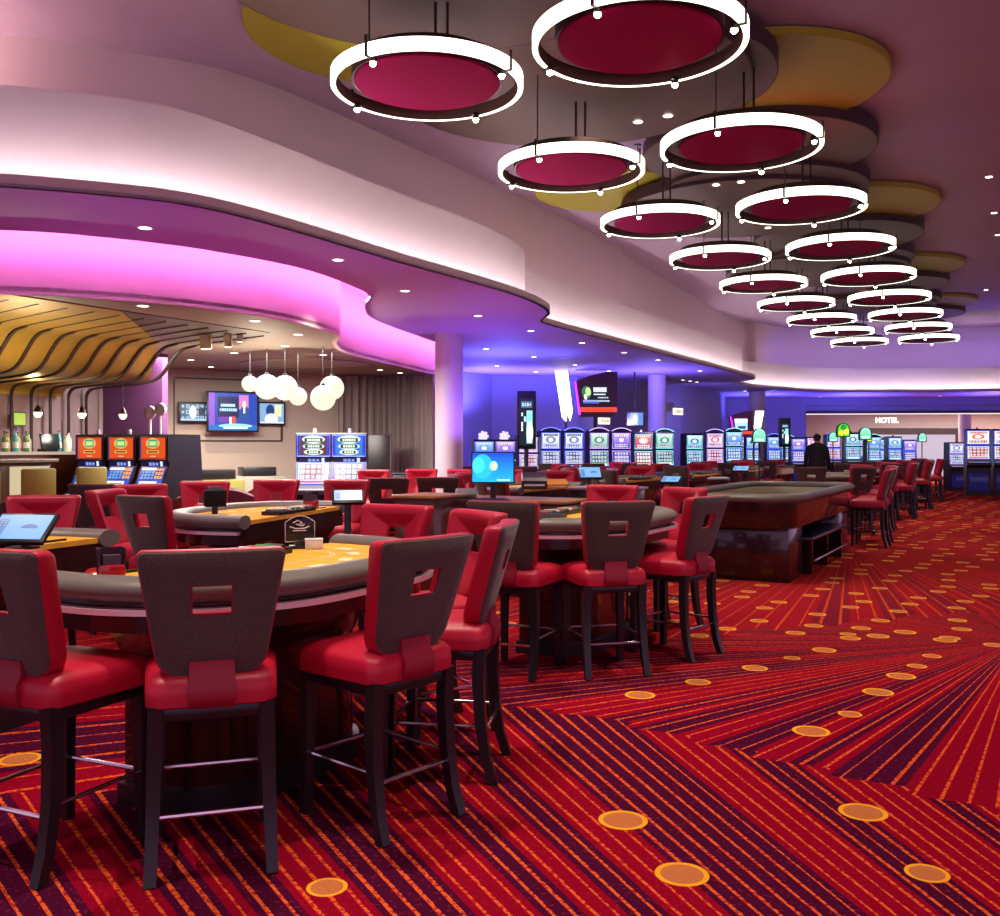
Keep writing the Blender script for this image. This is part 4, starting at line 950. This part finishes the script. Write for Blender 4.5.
# text signs
def text(body, size, m, loc, rz, name, label, cat, depth=.02):
    cu_ = bpy.data.curves.new(name, 'FONT'); cu_.body = body; cu_.size = size; cu_.extrude = depth; cu_.align_x = 'CENTER'; cu_.align_y = 'CENTER'; cu_.materials.append(m); cu_.offset = .006
    o = bpy.data.objects.new(name, cu_); COL.objects.link(o); dg = bpy.context.evaluated_depsgraph_get(); me = bpy.data.meshes.new_from_object(o.evaluated_get(dg)); bpy.data.objects.remove(o); bpy.data.curves.remove(cu_)
    o = bpy.data.objects.new(name, me); COL.objects.link(o); o.location = loc; o.rotation_euler = (PI / 2, 0, rz)
    return tag(o, label, cat)
SIGNG = em('cream_letter_glow', (1., .9, .62), 3.5)
p = W(888, 420.5, 36.1); text('HOTEL', .27, SIGNG, (p.x, 36.2, p.z), -.1, 'wall_lettering', 'glowing cream HOTEL letters over the reception opening', 'sign')
def wsign(px, py, Y, w, h, label, rz, body=None):
    p = W(px, py, Y); r = thing('lit_sign', label, 'sign', (p.x, Y, p.z), rz, 'cream lit wall signs')
    B().box((0, 0, 0), (w, .06, h), bev=.01).done('sign_box', em('cream_sign_glow', (1, .88, .62), 1.6), r)
    b = B()
    for i in range(6): b.box((-w * .36 + i * w * .145, -.034, 0), (w * .05, .01, h * .55))
    b.done('letter_mark', pm('sign_print', hexc('#5a4a30'), .6), r)
wsign(678, 411.5, 27.4, .50, .19, 'cream lit sign on the mauve wall right of the second column', math.radians(50))
wsign(604, 421, 24.9, .40, .17, 'cream lit sign half hidden below the arched kiosk', math.radians(40))

# domed game signs on poles
def dome(px, py0, py1, Y, m, label):
    a, c = W(px, py0, Y), W(px, py1, Y); h = a.z - c.z; w = h * .98
    r = thing('dome_sign', label, 'sign', (a.x, Y, 0), 0, 'dome topped signs on poles')
    o = [(-w / 2, c.z), (w / 2, c.z)] + [(w / 2 * math.cos(PI * i / 14), c.z + h * .45 + h * .55 * math.sin(PI * i / 14)) for i in range(15)]
    b = B(); upright(b, o, -.03, .06); b.done('frame', BLACK, r, smooth=0)
    o2 = [(x * .84, c.z + .02 + (z - c.z) * .88) for x, z in o]
    b = B(); f = b.face([(x, -.033, z) for x, z in o2], uv=[(x / w + .5, (z - c.z) / h) for x, z in o2]); b.done('lit_face', m, r, smooth=0, recalc=False)
    B().tube((0, 0, .02), (0, 0, c.z), .014, n=8).done('pole', BLACK, r); B().lathe([(.001, 0), (.15, 0), (.15, .015), (.02, .03), (.001, .03)], n=20).done('base', BLACK, r)
S_D1 = screen('mint_dome_face', hexc('#70d8b0'), [('g', hexc('#50c890'), hexc('#a0f0d8')), ('r', .2, .12, .8, .3, hexc('#c8fff0'))], 1.2)
S_D2 = screen('green_yellow_dome_face', hexc('#48c830'), [('e', .15, .1, .5, .5, hexc('#f0d820')), ('e', .5, .15, .9, .6, hexc('#e8e040')), ('e', .3, .5, .7, .9, hexc('#208828'))], 1.3)
dome(759, 428, 443, 17.0, S_D1, 'pale green dome sign on a tall pole behind the craps table')
dome(843, 423, 437, 21.0, S_D2, 'yellow-green dome sign right of the walking man')
dome(833, 432, 442, 24.0, S_D1, 'small mint dome sign just behind the yellow-green one')
dome(865, 427, 440, 20.0, S_D1, 'pale mint dome sign with dark trim along the aisle tables')
dome(869, 437, 442, 24.0, S_D2, 'tiny yellow-green dome sign peeking beside the pale mint one')
dome(922, 433, 442, 26.0, S_D1, 'last mint dome sign in front of the reception glass')

# ================================================================== BAR
GL = em('warm_bar_panel', (1., .82, .5), .6)
bc = thing('bar_counter', 'bar counter with glowing cream panels under the gold canopy', 'counter', tuple(U(4.7, -11.0)), HALL)
B().box((0, 0, .60), (5.9, .5, 1.20), bev=.01).done('counter_body', WALNUT, bc); B().box((0, -.02, 1.22), (6.0, .62, .045), bev=.01).done('counter_top', pm('grey_stone_top', hexc('#8a8078'), .25), bc)
for k in range(8): B().box((-2.6 + k * .75, -.262, .98), (.52, .02, .34)).done('glow_panel', GL, bc)
bs = thing('back_bar', 'lit bottle shelf counter along the rose bar wall', 'shelf', tuple(U(5.9, -12.15)), HALL)
B().box((0, 0, .64), (6.4, .5, 1.28)).done('cabinet', WALNUT, bs); B().box((0, 0, 1.30), (6.5, .54, .04)).done('shelf_top', em('lit_shelf_edge', (1, .75, .6), .5), bs)
bcols = [('#d8e8c0', .15), ('#c8a050', .15), ('#e8e0d0', .12), ('#40a0a8', .1), ('#8a3018', .15), ('#f0c878', .1), ('#507040', .15), ('#d0d8f0', .1)]
bprot = []
for i, (h_, r_) in enumerate(bcols):
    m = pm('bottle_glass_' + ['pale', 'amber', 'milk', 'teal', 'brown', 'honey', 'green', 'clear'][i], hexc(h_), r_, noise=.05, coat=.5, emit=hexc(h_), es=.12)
    hh = .25 + .015 * (i % 4); t = thing('bottle', 'x', 'bottle', group='bottles on the back bar shelf')
    B().lathe([(.001, 0), (.036, 0), (.038, .01), (.038, hh * .58), (.03, hh * .68), (.013, hh * .78), (.013, hh * .95), (.001, hh * .95)], n=14).done('glass_body', m, t)
    B().lathe([(.001, hh * .95), (.015, hh * .95), (.015, hh), (.001, hh)], n=10).done('cap', BLACK, t)
    B().lathe([(.0385, hh * .18), (.0392, hh * .2), (.0392, hh * .45), (.0385, hh * .47)], n=14, cap=False).done('paper_label', WHITEP, t)
    bprot.append(t)
cn = ['pale', 'amber', 'milk white', 'teal', 'brown', 'honey', 'green', 'clear']
for j in range(34):
    u = 6.3 + j * .078; i = random.choice(range(8)) if j > 7 else j; p = U(u, -12.02 - .06 * (j % 2))
    if 8.3 < u < 8.66: continue
    place(bprot[i], (p.x, p.y, 1.321), 0, f'{cn[i]} glass bottle in the row on the back bar shelf', f'{cn[i]} bottles on the back bar shelf')
rp = U(8.48, -11.95); rg = thing('cash_register', 'dark flat till screen among the bottles on the back bar', 'till', (rp.x, rp.y, 1.321), HALL + .1)
B().box((0, 0, .14), (.30, .03, .22), bev=.006, M=Matrix.Rotation(-.2, 4, 'X')).done('till_screen', pm('till_dark', (.02, .03, .03), .2), rg); B().box((0, .04, .02), (.2, .16, .04)).done('till_base', BLACK, rg)
for u, l, c_ in ((7.55, 'small blue framed picture on the rose bar wall', '#4a4a98'), (8.35, 'small green and yellow sign on the rose bar wall', '#9ac040')):
    p = U(u, -12.44, 1.78); r = thing('wall_plaque', l, 'sign', tuple(p), HALL)
    B().box((0, 0, 0), (.2, .02, .2)).done('frame', BLACK, r); B().box((0, -.012, 0), (.17, .01, .17)).done('face', pm('plaque_' + ('blue' if 'blue' in l else 'green'), hexc(c_), .5, emit=hexc(c_), es=.4), r)
# olive bar stools
OLV = pm('olive_upholstery', hexc('#a39a3e'), .6, noise=.1)
def barstool():
    r = thing('bar_chair', 'x', 'chair', group='olive bar chairs')
    b = B(); b.box((0, 0, .72), (.42, .42, .09), bev=.025).done('seat', OLV, r)
    b = B(); b.box((0, -.2, .93), (.42, .06, .42), bev=.025).done('backrest', OLV, r)
    for x in (-.17, .17):
        for y in (-.17, .17): B().path([(x, y, .68), (x * 1.1, y * 1.1, 0)], [.018, .015], square=True).done('leg', BLACKWOOD, r)
    B().path([(-.18, -.18, .28), (.18, -.18, .28), (.18, .18, .28), (-.18, .18, .28)], .009, 8, loop=True).done('foot_rail', CHROME, r)
    return r
bst = barstool()
for i, u in enumerate((4.9, 5.6, 6.3, 7.0, 7.7)):
    p = U(u, -10.25); place(bst, (p.x, p.y, 0), HALL + .05 * (i % 3 - 1), f'olive high-backed bar chair at the glowing bar, {ords[i]} going away')
# tub chairs and low tables
TUB = pm('plum_upholstery', hexc('#5a1f3c'), .7, noise=.12)
TUBR = pm('wine_upholstery', hexc('#7a1f30'), .7, noise=.12)
def tub(m, nm):
    r = thing('tub_chair', 'x', 'chair', group='lounge tub chairs')
    o = [(.34 * math.cos(math.radians(a)), .34 * math.sin(math.radians(a))) for a in range(-20, 201, 10)]
    o2 = [(x * .74, y * .74) for x, y in o]
    rs = []
    for i, (p, q) in enumerate(zip(o, o2)):
        t = i / (len(o) - 1); top = .62 + .24 * math.sin(PI * t)
        rs.append([(p[0], p[1], .16), (q[0], q[1], .16), (q[0], q[1], top - .02), ((p[0] + q[0]) / 2, (p[1] + q[1]) / 2, top + .012), (p[0], p[1], top - .02)])
    b = B(); b.rings(rs).done('shell', m, r, smooth=50)
    b = B(); b.lathe([(.001, .18), (.24, .18), (.26, .22), (.26, .40), (.23, .45), (.001, .455)], n=28).done('seat', m, r, smooth=50)
    for x in (-.2, .2):
        for y in (-.16, .2): B().tube((x, y, .17), (x * 1.15, y * 1.15, 0), .018, .012).done('leg', BLACKWOOD, r)
    return r
ta, tb_ = tub(TUB, 'plum'), tub(TUBR, 'wine')
for i, (px, Y, a, pr, l) in enumerate([(38, 9.6, 150, ta, 'plum tub chair in front of the olive bar chairs'), (200, 11.6, 200, tb_, 'wine red tub chair right of the orange slots'), (240, 12.5, 160, ta, 'plum tub chair below the big bar television'),
        (270, 13.4, 190, tb_, 'wine red tub chair left of the twin blue slots'), (393, 15.0, 180, tb_, 'wine red tub chair before the grey curtain'), (413, 14.2, 200, ta, 'plum tub chair beside the column and curtain')]):
    p = W(px, 446, Y); place(pr, (p.x, p.y, 0), math.radians(a), l)
for i, (px, Y) in enumerate(((214, 14.2), (257, 15.9))):
    p = W(px, 446, Y); r = thing('lounge_cabinet', ['olive and black low cabinet under the big bar television', 'grey box on a low cabinet right of the olive one'][i], 'cabinet', (p.x, p.y, 0), .5)
    B().box((0, 0, .45), (.8, .5, .9), bev=.01).done('body', [pm('muted_olive', hexc('#7d7a3a'), .5), pm('stone_grey', hexc('#8c867c'), .5)][i], r); B().box((0, 0, .98), (.55, .4, .14), bev=.01).done('tray', BLACK, r)
r = thing('host_stand', 'dark framed host stand in front of the grey curtain', 'podium', (W(377, 446, 17.2).x, 17.2, 0)); B().box((0, 0, .8), (.5, .3, 1.6), bev=.01).done('panel', pm('host_black', (.015, .01, .012), .3), r)
b = B(); b.path([(-.27, -.16, 0), (-.27, -.16, 1.62), (.27, -.16, 1.62), (.27, -.16, 0)], .02, 6).done('frame', pm('grey_frame', hexc('#6a5a5c'), .4), r)
r = thing('service_cabinet', 'long dark service cabinet beside the curtain', 'cabinet', (-1.5, 16.7, 0), .1); B().box((0, 0, .45), (.75, .45, .9), bev=.01).done('body', BLACK, r); B().box((0, 0, .92), (.8, .5, .03), bev=.01).done('top', DGREY, r)

# drop pendants over the bar
def drop():
    r = thing('drop_pendant', 'x', 'pendant light', group='drop pendants over the bar')
    B().lathe([(.001, -.07), (.028, -.065), (.048, -.03), (.050, .0), (.040, .03), (.02, .05)], n=18, cap=False).done('glass_bulb', em('warm_bulb', (1, .82, .45), 7), r)
    B().lathe([(.052, -.005), (.046, .03), (.03, .062), (.012, .085), (.004, .1)], n=18, cap=False).done('shade', BRONZE, r)
    B().tube((0, 0, .09), (0, 0, .42), .004, n=6).done('cord', BLACK, r)
    return r
dpn = drop()
for i, (px, py, Y) in enumerate(((38, 412, 12.2), (82, 413, 12.4), (123, 414, 12.8))):
    p = W(px, py, Y); place(dpn, tuple(p), 0, f'small glowing drop pendant over the bar, {["farthest from", "halfway to", "closest to"][i]} the plum wall')
# globe cluster
gs = [(250, 384, 8, 13.4, 'small globe lamp at the bar-side end of the cluster'), (267, 387, 12.5, 13.2, 'large globe lamp second from the bar side'), (285, 388, 12.5, 13.0, 'large globe lamp in the middle of the cluster'), (298, 396.5, 9, 13.5, 'small low globe lamp in the middle of the cluster'),
      (332, 388, 12, 13.2, 'large upper globe lamp of the pair near the curtain'), (323, 398, 12.5, 12.9, 'large lower globe lamp of the pair near the curtain')]
for px, py, r, Y, l in gs:
    p = W(px, py, Y); rr = r / F * Y
    t = thing('globe_lamp', l, 'pendant light', tuple(p), 0, 'glowing globe lamps')
    B().sphere((0, 0, 0), rr, 28).done('globe', em('globe_glow', (1., .90, .68), 1.02), t, smooth=80)
    B().tube((0, 0, rr), (0, 0, 2.75 - p.z), .004, n=6).done('cord', BLACK, t); B().lathe([(.001, rr - .01), (.025, rr - .01), (.025, rr + .03), (.001, rr + .03)], n=10).done('fitting', DGREY, t)
gp = P(305, 364, 2.745); b = B(); b.lathe([(1.0, 2.735), (1.04, 2.73), (1.04, 2.75), (1.0, 2.75)], (gp.x, gp.y), 60, cap=False, sy=.9).lathe([(.001, 2.742), (1.0, 2.742)], (gp.x, gp.y), 60, cap=False, sy=.9); struct(b.done('trim_10', pm('lit_dish_tone', hexc('#9c9078'), .4)))  # flat paler oval: a lit dish's brightness put into the colour

# ================================================================== DOWNLIGHTS
DLM = em('downlight_lens', (1., .9, .75), 9)
def dl():
    r = thing('downlight', 'x', 'ceiling light', group='recessed downlights')
    B().lathe([(.048, -.001), (.065, -.004), (.068, .0)], n=20, cap=False).done('trim_ring', WHITEP, r)
    B().lathe([(.001, -.0015), (.048, -.0015)], n=18, cap=False).done('lens', DLM, r)
    return r
dlp = dl()
low_px = [(145, 228), (338, 260), (405, 291), (478, 316), (531, 331), (582, 343), (624, 352.6), (658, 360), (486, 349), (534, 357), (497, 366), (575, 365), (536, 372), (468, 375), (609, 371), (700, 371), (683, 380), (690, 381), (697, 382), (745, 391), (820, 397), (940, 396)]
bar_px = [(143, 306), (255, 321), (298, 334.6), (285, 346), (234, 353), (211, 367), (191, 360), (323, 355), (338, 365), (264, 363), (351, 381), (380, 370), (400, 373), (390, 378)]
hi_px = [(989, 177), (994, 213), (998, 235), (986, 290), (900, 338)]
disc_px = [(638, 122), (668, 116), (716, 185), (741, 182), (508, 16), (545, 6), (689, 246), (768, 228)]
for lst, z, nm in ((low_px, 3.199, 'in the low purple lit soffit'), (bar_px, 2.749, 'in the dark bar ceiling'), (hi_px, 5.499, 'in the high ceiling over the aisle'), (disc_px, 5.15, 'in the round ceiling discs')):
    for px, py in lst:
        p = P(px, py, z); place(dlp, tuple(p), 0, 'small recessed downlight ' + nm, 'recessed downlights ' + nm)

# ================================================================== THE WALKING MAN
def man():
    vs, es, rad = [], [], []
    def add(p, r, par=None):
        vs.append(p); rad.append(r)
        if par is not None: es.append((par, len(vs) - 1))
        return len(vs) - 1
    pel = add((0, 0, .93), (.155, .115)); wa = add((0, .0, 1.06), (.145, .105), pel); ch = add((0, .0, 1.24), (.175, .12), wa); sh = add((0, -.01, 1.38), (.15, .10), ch)
    nk = add((0, .0, 1.47), (.055, .055), sh); hd0 = add((0, .015, 1.55), (.07, .08), nk); hd = add((0, .015, 1.62), (.078, .095), hd0); tp = add((0, .0, 1.69), (.055, .065), hd)
    ears = [add((s * .085, 0, 1.60), (.015, .02), hd) for s in (-1, 1)]; add((0, .115, 1.59), (.014, .018), hd)
    hands = []
    for s in (-1, 1):
        hp = add((s * .09, 0, .88), (.09, .095), pel); kn = add((s * .10, .04 + s * .03, .49), (.062, .065), hp); an = add((s * .10, s * .05, .10), (.042, .045), kn); ft = add((s * .11, .09 + s * .05, .04), (.042, .035), an); add((s * .115, .16 + s * .05, .03), (.035, .025), ft)
        sd = add((s * .19, -.01, 1.37), (.065, .065), sh); el = add((s * .245, -.02, 1.10), (.05, .05), sd); wr = add((s * .255, .06, .88), (.032, .032), el); pm_ = add((s * .255, .09, .80), (.024, .036), wr)
        for f in range(4):
            k1 = add((s * .255, .065 + f * .018, .75), (.009, .009), pm_); add((s * .245, .07 + f * .018, .70 + (.006 if f in (0, 3) else 0)), (.008, .008), k1)
        t1 = add((s * .235, .125, .79), (.011, .011), pm_); add((s * .225, .135, .75), (.009, .009), t1)
    me = bpy.data.meshes.new('body'); me.from_pydata(vs, es, []); o = bpy.data.objects.new('body_skeleton', me); COL.objects.link(o)
    m = o.modifiers.new('s', 'SKIN'); 
    for i, r in enumerate(rad): me.skin_vertices[0].data[i].radius = r
    me.skin_vertices[0].data[0].use_root = True
    m2 = o.modifiers.new('u', 'SUBSURF'); m2.levels = 2; m2.render_levels = 2
    dg = bpy.context.evaluated_depsgraph_get(); nm = bpy.data.meshes.new_from_object(o.evaluated_get(dg)); bpy.data.objects.remove(o)
    for mm in (pm('dark_suit', hexc('#15171c'), .8), pm('skin', hexc('#a8745c'), .5), pm('black_hair', hexc('#0d0a0c'), .6), pm('black_shoe', (.01, .01, .01), .3)): nm.materials.append(mm)
    for f in nm.polygons:
        c = f.center; f.use_smooth = True
        if c.z > 1.475: f.material_index = 2 if (c.z > 1.64 or c.y < .03) and c.z > 1.52 and abs(c.x) < .1 else 1
        elif c.z < .85 and abs(c.x) > .2: f.material_index = 1
        elif c.z < .07: f.material_index = 3
    b = bpy.data.objects.new('body', nm); COL.objects.link(b)
    root = thing('person', 'person in a dark suit with short black hair walking away between the tables', 'person'); b.parent = root
    J = B(); J.rings([[(rx * math.cos(2 * PI * i / 28), ry * math.sin(2 * PI * i / 28) - .005, z) for i in range(28)] for rx, ry, z in ((.205, .145, .80), (.198, .140, .92), (.18, .13, 1.06), (.205, .145, 1.22), (.215, .14, 1.33), (.17, .11, 1.42), (.08, .075, 1.475))], cap0=False)
    J.done('jacket', MATS['dark_suit'], root, smooth=60)
    return root
mn = man(); p = W(817, 446, 21.5); mn.location = (p.x, p.y, 0); mn.rotation_euler.z = math.radians(-15)

# ================================================================== LIGHTS
def light(kind, name, loc, energy, col, size=.1, rot=(0, 0, 0), spot=110, blend=.6, sy=None):
    l = bpy.data.lights.new(name, kind); l.energy = energy; l.color = col
    if kind == 'SPOT': l.spot_size = math.radians(spot); l.spot_blend = blend; l.shadow_soft_size = size
    elif kind == 'POINT': l.shadow_soft_size = size
    elif kind == 'AREA':
        l.size = size
        if sy: l.shape = 'RECTANGLE'; l.size_y = sy
    o = bpy.data.objects.new(name, l); COL.objects.link(o); o.location = loc; o.rotation_euler = rot; return o
WARM = (1., .80, .68)
for u, v, e in [(1.6, -.6, 130), (1.2, -3.4, 240), (3.0, -2.6, 260), (4.4, -.6, 180), (5.4, -3.6, 260), (7.2, -1.6, 260), (8.8, -3.8, 240), (8.8, .6, 240), (11.8, -2.6, 280), (12.4, .4, 260), (15.4, -3.4, 260), (16.6, -.4, 260), (20, -3.2, 260), (21, -.6, 240), (25, -2.6, 260), (-.6, -1.2, 90), (1.4, 1.8, 90), (5.5, 2.2, 200)]:
    p = U(u, v, 5.05); light('SPOT', 'table_spot', tuple(p), e * 1.7, WARM, .06, spot=75, blend=.8)
for u, v in [(5.6, -6.1), (8.2, -6.6), (10.6, -6.4), (2.8, -5.9), (14.0, -7.6), (17.5, -7.6), (21, -6.9)]:
    p = U(u, v, 3.15); light('SPOT', 'soffit_spot', tuple(p), 150, (1, .75, .72), .05, spot=100, blend=.8)
# blue washes standing on the slot bank and wall tops, aimed at the soffit
UPK = 4.5
for x, y, e, c in [(.1, 18.5, 90, (.10, .12, 1)), (-.3, 22.6, 110, (.16, .14, 1)), (1.6, 22.9, 110, (.14, .12, 1)), (3.6, 22.5, 70, (.2, .16, 1)), (9.0, 33, 120, (.14, .13, 1)), (12.5, 33.5, 120, (.14, .13, 1)), (17, 32.5, 120, (.14, .13, 1)), (-.2, 14.6, 30, (.25, .12, 1))]:
    light('SPOT', 'blue_uplight', (x, y, 2.0 if y > 16 else 1.3), e * UPK, c, .08, rot=(PI, 0, 0), spot=165, blend=.9)
for x, y, tx, ty, e in [(-.2, 20.5, 0, 24.3, 260), (3.2, 21.8, 4.5, 27.0, 260), (5.8, 26, 7, 31.0, 220), (9.6, 32, 10, 36, 260), (14, 32, 14.5, 36, 200), (20, 31, 21, 35, 200)]:
    d = Vector((tx - x, ty - y, .35)); light('SPOT', 'blue_wall_wash', (x, y, 1.95), e, (.24, .2, 1), .06, rot=d.to_track_quat('-Z', 'Y').to_euler(), spot=120, blend=.9)
# blue wash of the walls at the far end
light('AREA', 'far_blue_wash', (14, 31.5, 5.0), 60, (.2, .16, 1), 9, rot=(math.radians(35), 0, 0), sy=.6)
for p, e in ((U(5.5, -11.6, 2.1), 40), (U(8, -11.6, 2.1), 40)): light('POINT', 'bar_shelf_light', tuple(p), e * .35, (1, .74, .4), .06)
for px, py in bar_px[1:8:2]:
    p = P(px, py, 2.72); light('SPOT', 'bar_spot', tuple(p), 130, (1, .8, .6), .04, spot=120, blend=.8)
light('AREA', 'hotel_light', (19, 37.6, 2.88), 520, (1, .85, .75), 8, sy=.8)
light('AREA', 'bar_fill', (-3.6, 13.6, 2.70), 460, (1, .93, .82), 3.0, sy=1.6)
light('SPOT', 'bar_ceiling_fill', (-3.2, 12.6, 1.6), 170, (1, .9, .66), .1, rot=(PI, 0, 0), spot=160, blend=.9)  # added unseen lamp, lightens the bar ceiling from below
light('SPOT', 'high_ceiling_fill', (-6.0, 8.6, 4.1), 300, (1, .66, .60), .1, rot=(PI, 0, 0), spot=165, blend=.9)  # added lamp standing in for warm pendant light on the high ceiling
for x, y in ((-2.9, 7.2), (-1.2, 8.9), (.1, 11.6)): light('SPOT', 'violet_soffit_fill', (x, y, 1.75), 22, (.75, .12, 1.), .05, rot=(PI, 0, 0), spot=150, blend=.9)  # added lamps in place of magenta LED spill on the soffit underside
light('SPOT', 'canopy_light', tuple(U(6.5, -9.6, 1.5)), 120, (1, .88, .68), .08, rot=(PI, 0, 0), spot=150)
w = bpy.data.worlds.new('World'); bpy.context.scene.world = w; w.use_nodes = True
w.node_tree.nodes['Background'].inputs[0].default_value = (.80, .48, .78, 1); w.node_tree.nodes['Background'].inputs[1].default_value = .9

# ================================================================== CAMERA
cam = bpy.data.cameras.new('camera'); co = bpy.data.objects.new('camera', cam); COL.objects.link(co)
co.location = (0, 0, CAMZ); co.rotation_euler = (PI / 2, 0, 0); cam.sensor_width = 36; cam.lens = F / 1000 * 36; cam.shift_y = -12 / 1000; cam.clip_end = 200; cam.clip_start = .05
sc = bpy.context.scene; sc.camera = co
sc.view_settings.view_transform = 'Standard'; sc.view_settings.look = 'None'; sc.view_settings.gamma = 1; sc.view_settings.exposure = .1
try: sc.view_settings.use_curve_mapping = False
except Exception: pass
sc.render.engine = 'CYCLES'
c = sc.cycles; c.max_bounces = 5; c.diffuse_bounces = 3; c.glossy_bounces = 3; c.transmission_bounces = 3; c.caustics_reflective = False; c.caustics_refractive = False; c.sample_clamp_indirect = 4; c.use_denoising = True; c.use_light_tree = True
